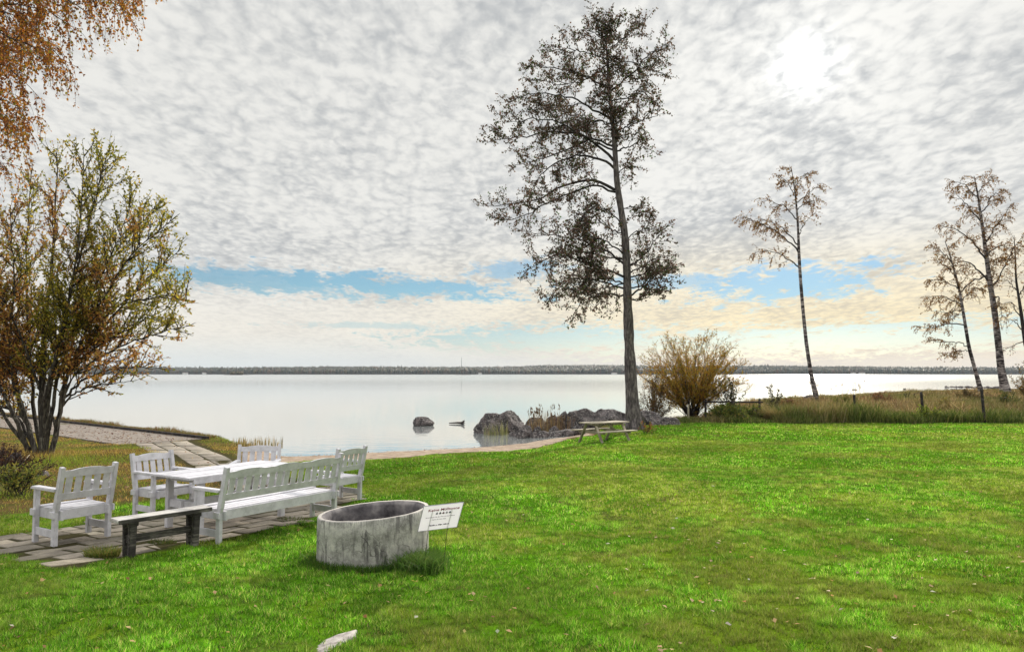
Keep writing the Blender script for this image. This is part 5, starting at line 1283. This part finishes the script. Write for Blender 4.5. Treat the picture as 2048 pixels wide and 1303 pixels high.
def rough():
    r = np.random.default_rng(12)
    # ---- field between lawn and lake on the right
    n = 150000; y = 37.4+34*r.random(n)**1.4; x = 8.5+(60-8.5)*r.random(n); k = in_view(x, y, 1.15) & (shore_d(x, y) > .3) & (y > 37.5+.6*(vnoise(x*.6, y*0)-.5)) ; x, y = x[k], y[k]; n = len(x)
    edge = np.exp(-(y-38.2)/1.6); cl = fbm(x*.9, y*.9, 3)
    cl2 = sstep(.52, .72, fbm(x*.55+60, y*.55, 2)); h = (.30+.75*cl*np.exp(-(y-38)/9)+.5*cl2+.2*r.random(n)**3)*np.interp(y, [37.4, 38.2, 45, 60], [.45, 1, .9, .55]); h = np.where(x < 13.4, h*.42, h)
    gcol = palette(n, [(4, (.065, .10, .02)), (3, (.12, .16, .035)), (2, (.24, .24, .08))], r, .35)
    tcol = palette(n, [(4, (.30, .21, .10)), (3, (.15, .10, .05)), (2.4, (.48, .37, .22)), (1.6, (.12, .12, .04)), (1, (.22, .10, .07))], r, .4)
    t = np.clip(sstep(37.9, 40.2, y)*.95+(fbm(x*.5+9, y*.25, 3)-.5)*2.6, 0, 1)[:, None]; C = gcol*(1-t)+tcol*t
    tag(blades('rough_grass', x, y, h, .028*(.5+1.0*r.random(n)), .1+.8*r.random(n), C, M['dry'], -.01, seg=2), kind='stuff')
    # ---- leafy and dry bank on the left, round the tree and along the path
    n = 260000; y = 5+29*r.random(n)**1.1; x = -26+24*r.random(n); k = in_view(x, y, 1.1) & ~lawn_zone(x, y) & clear_of(x, y); x, y = x[k], y[k]; n = len(x)
    cl = fbm(x*1.1+4, y*1.1, 3); tall = np.exp(-((x+13.0)**2/6+(y-19.5)**2/3))+.8*np.exp(-((x+11.3)**2/1.2+(y-17.2)**2/3))
    k = r.random(n) < np.clip(.25+1.5*(cl-.3)+tall, .15, 1); x, y, cl, tall = x[k], y[k], cl[k], tall[k]; n = len(x)
    h = .035+.05*cl+.22*tall*r.random(n)+.02*r.random(n)
    a = palette(n, [(3, (.48, .34, .08)), (2, (.58, .44, .14)), (2, (.22, .15, .05)), (1.4, (.30, .16, .05))], r, .3); b = palette(n, [(3, (.20, .30, .03)), (2, (.34, .38, .05)), (1, (.10, .12, .03))], r, .3)
    f = sstep(.42, .62, fbm(x*.7+20, y*.7, 3)+.12*(y < 12)+.0)[:, None]
    tag(blades('bank_grass', x, y, h, .011*(.6+.8*r.random(n))*(1+.0*h), .2+.8*r.random(n), a*(1-f)+b*f, M['dry'], -.003), kind='stuff')
    # ---- plants on the lake side of the boardwalk
    n = 9000; t = r.random(n)*26; s = 1.75+np.abs(r.normal(size=n))*.35; x = -12.75-.762*t+.648*s; y = 27.25+.648*t+.762*s
    tag(blades('bank_herbs', x, y, .10+.22*r.random(n)*np.clip(fbm(t*.6, s*0, 2)*2-.4, .1, 1.2), .012+.008*r.random(n), .2+.7*r.random(n), palette(n, [(3, (.20, .17, .06)), (2, (.24, .11, .06)), (2, (.11, .12, .035))], r, .3), M['dry'], 0, seg=2, z=np.maximum(zg(x, y), -.05)), kind='stuff')
rough()

# fallen leaves
def litter():
    r = np.random.default_rng(13); Pn = []; pal = []
    def add(x, y, z, size, tilt=.35):
        n = len(x); th = r.random(n)*2*math.pi; up = np.stack([r.normal(size=n)*tilt, r.normal(size=n)*tilt, np.ones(n)], -1); up /= np.linalg.norm(up, axis=1, keepdims=True)
        d = np.stack([np.cos(th), np.sin(th), np.zeros(n)], -1); d = d-up*np.sum(d*up, 1, keepdims=True); s = np.cross(up, d); c = np.stack([x, y, z], -1); L = size[:, None]
        return np.stack([c-d*L*.5, c+s*L*.36+up*L*.10, c+d*L*.55+up*L*.06, c-s*L*.36+up*L*.12], 1).reshape(-1, 3)
    cols = [(4, (.42, .24, .12)), (3, (.55, .36, .20)), (2, (.26, .13, .07)), (2, (.52, .42, .14)), (1, (.55, .50, .42))]
    # lawn
    n = 1500; y = 3.9+24*r.random(n)**1.5; x = (r.random(n)*2-1)*(1024/F*y*1.1+.5); k = lawn_zone(x, y) & clear_of(x, y) & (fbm(x*.5, y*.5, 2)+r.random(n)*.4 > .62); x, y = x[k], y[k]
    V = add(x, y, zg(x, y)+.030, .030+.028*r.random(len(x))); m = len(V)//4
    tag(np_mesh('lawn_leaf_litter', V, np.arange(len(V)).reshape(-1, 4), M['leaf'], np.repeat(palette(m, cols, r), 4, 0)), kind='stuff')
    # bank, terrace and path
    n = 16000; y = 6+26*r.random(n); x = -24+23*r.random(n); k = in_view(x, y, 1.1) & (shore_d(x, y) > .2) & ~lawn_zone(x, y); x, y = x[k], y[k]
    T_ = inpoly(x, y, TERR) | inpoly(x, y, PATH); k = (r.random(len(x)) < np.where(T_, .06, .25+.75*np.exp(-((x+10)**2+(y-16)**2)/16))); x, y, T_ = x[k], y[k], T_[k]
    V = add(x, y, zg(x, y)+np.where(T_, .034, .045), .045+.03*r.random(len(x)), .5); m = len(V)//4
    cb = [(4, (.20, .11, .06)), (3, (.33, .20, .10)), (3, (.12, .07, .045)), (1.6, (.46, .33, .16))]
    tag(np_mesh('bank_leaf_litter', V, np.arange(len(V)).reshape(-1, 4), M['leaf'], np.repeat(palette(m, cb, r), 4, 0)), kind='stuff')
    n = 650; t = r.random(n)**1.1*22; s = (r.random(n)*2-1)*1.4; x = -12.75-.762*t+.648*s; y = 27.25+.648*t+.762*s
    V = add(x, y, np.full(n, .386), .06+.04*r.random(n), .35); tag(np_mesh('boardwalk_leaf_litter', V, np.arange(len(V)).reshape(-1, 4), M['leaf'], np.repeat(palette(n, [(3, (.14, .07, .06)), (2, (.24, .14, .10))], r), 4, 0)), kind='stuff')
litter()

# ------------------------------------------------------------------ far shore
def far_shore():
    r = np.random.default_rng(31)
    xs = np.linspace(-3600, 3600, 241)
    def shore_y(x): return 2500-.10*x+120*np.sin(x/700.)+60*np.sin(x/230.+1)
    rows = []
    for k, (dy, z) in enumerate(((-3, -1), (0, .6), (60, 4), (300, 10), (800, 19), (2000, 22))):
        zz = z*(1+.25*np.sin(xs/500.+.5)+.12*np.sin(xs/170.)) if k > 1 else np.full_like(xs, z)
        rows.append(np.stack([xs, shore_y(xs)+dy, zz], -1))
    V = np.vstack(rows); n = len(xs); idx = np.arange(n*6).reshape(6, n)
    Fq = np.stack([idx[:-1, :-1], idx[:-1, 1:], idx[1:, 1:], idx[1:, :-1]], -1).reshape(-1, 4)
    tag(np_mesh('far_hills', V, Fq, M['ground'], np.tile(np.array([.035, .04, .02]), (len(V), 1)), smooth=True), kind='structure')
    # crowns
    bm = bmesh.new(); bmesh.ops.create_icosphere(bm, subdivisions=1, radius=1); bv = np.array([v.co[:] for v in bm.verts]); bf = np.array([[v.index for v in f.verts] for f in bm.faces]); bm.free()
    n = 24000; x = (r.random(n)*2-1)*2500; dep = 900*r.random(n)**2.2; y = shore_y(x)+6+dep
    zb = np.interp(dep, [0, 60, 300, 800], [.6, 4, 10, 19])*(1+.25*np.sin(x/500.+.5)+.12*np.sin(x/170.))
    con = r.random(n) < .35+.3*(fbm(x/300., y*0, 2)-.5)
    h = np.where(con, 15+5*r.random(n), 13+4*r.random(n))*(.75+.5*fbm(x/160., dep/200., 2)); w = np.where(con, h*.20, h*.36)*(.8+.4*r.random(n))
    sc3 = np.stack([w, w, h*.5], -1)[:, None]
    jit = 1+.22*r.normal(size=(n, len(bv), 1))
    V = bv[None]*sc3*jit; top = bv[None, :, 2] > .3; V[..., 0] = np.where(top & con[:, None], V[..., 0]*.45, V[..., 0])
    V = V+np.stack([x, y, zb+h*.5], -1)[:, None]
    Fc = (bf[None]+(np.arange(n)*len(bv))[:, None, None]).reshape(-1, 3)
    dec = palette(n, [(4, (.055, .060, .028)), (3, (.095, .078, .03)), (1.3, (.12, .07, .035)), (2, (.04, .055, .025))], r, .25); cn = palette(n, [(1, (.022, .035, .018)), (1, (.03, .045, .02))], r, .2)
    C = np.where(con[:, None], cn, dec)*.6
    tag(np_mesh('far_forest', V.reshape(-1, 3), Fc, M['far'], np.repeat(C, len(bv), 0)), kind='stuff')
    # cottages on the far shore
    wm = flat('cottage_wall', (.62, .62, .60)); rm_ = flat('cottage_roof', (.16, .12, .11)); gl = flat('cottage_window', (.04, .05, .06), .2)
    for i, (px_, w, lab) in enumerate([(372, 16, 'tiny white cottage on the far shore left, above the islet'), (410, 12, 'tiny pale cottage on the far shore further right than the white one'), (1228, 18, 'small pale house on the far shore just left of the tall trunk'), (1705, 14, 'pale cottage on the far shore right of the lone birch'), (1722, 20, 'larger pale house on the far shore beside the pale cottage'), (1250-290, 11, 'tiny cottage on the far shore under the mast')]):
        x = (px_-1024)/F*2450; y = float(shore_y(x))-2; x = (px_-1024)/F*y; e = empty('cottage', (x, y, .5), lab, 'house')
        MB().box((0, 0, 2.2), (w, 8, 4.4)).build('wall', wm, e); MB().prism([(-w/2-.8, 4.4), (w/2+.8, 4.4), (w/2-2, 7.4), (-w/2+2, 7.4)], -4.6, 4.6).build('roof', rm_, e)
        for s in (-.3, .25): MB().box((w*s, -4.03, 2.4), (1.6, .1, 1.4)).build('window', gl, e)
    # mast
    e = empty('radio_mast', ((923-1024)/F*3200, 3200, 20), 'thin radio mast rising behind the far forest', 'mast')
    MB().tube([(0, 0, 0), (0, 0, 52)], [.9, .5], 4).build('mast', M['wire'], e)
    # islets
    for i, (px_, Y, w, ntr, lab) in enumerate([(474, 1500, 55, 26, 'small wooded islet in front of the far shore at left'), (928, 1500, 34, 0, 'low bare skerry in front of the far shore in the middle')]):
        x = (px_-1024)/F*Y; o = rock((x, Y, -.3), (w, 14, 3.2 if ntr else 3.0), 600+i, lab, name='islet', cat='islet', sub=3)
        if ntr:
            xx = (r.random(ntr)-.5)*24; yy = (r.random(ntr)-.5)*8; hh = 3+4.5*r.random(ntr)
            V = bv[None]*np.stack([hh*.4, hh*.4, hh*.5], -1)[:, None]*(1+.2*r.normal(size=(ntr, len(bv), 1)))+np.stack([xx, yy, .9+hh*.5], -1)[:, None]
            np_mesh('trees', V.reshape(-1, 3), (bf[None]+(np.arange(ntr)*len(bv))[:, None, None]).reshape(-1, 3), M['far'], np.repeat(palette(ntr, [(1, (.05, .05, .02)), (1, (.08, .06, .03))], r), len(bv), 0), o)
far_shore()

# ------------------------------------------------------------------ air over the lake
def haze():
    m, nt = new_mat('haze'); q = NT(nt); v = q.n('ShaderNodeVolumePrincipled'); v.inputs['Density'].default_value = HAZE; v.inputs['Color'].default_value = (.72, .80, .92, 1); v.inputs['Anisotropy'].default_value = 0.0
    o = q.n('ShaderNodeOutputMaterial'); q.l(v.outputs[0], o.inputs['Volume'])
    mb = MB(); mb.box((0, 2300, 44), (9400, 5400, 94)); h = mb.build('haze', m); tag(h, kind='stuff')
HAZE = .00006
if HAZE: haze()
print('scene built')
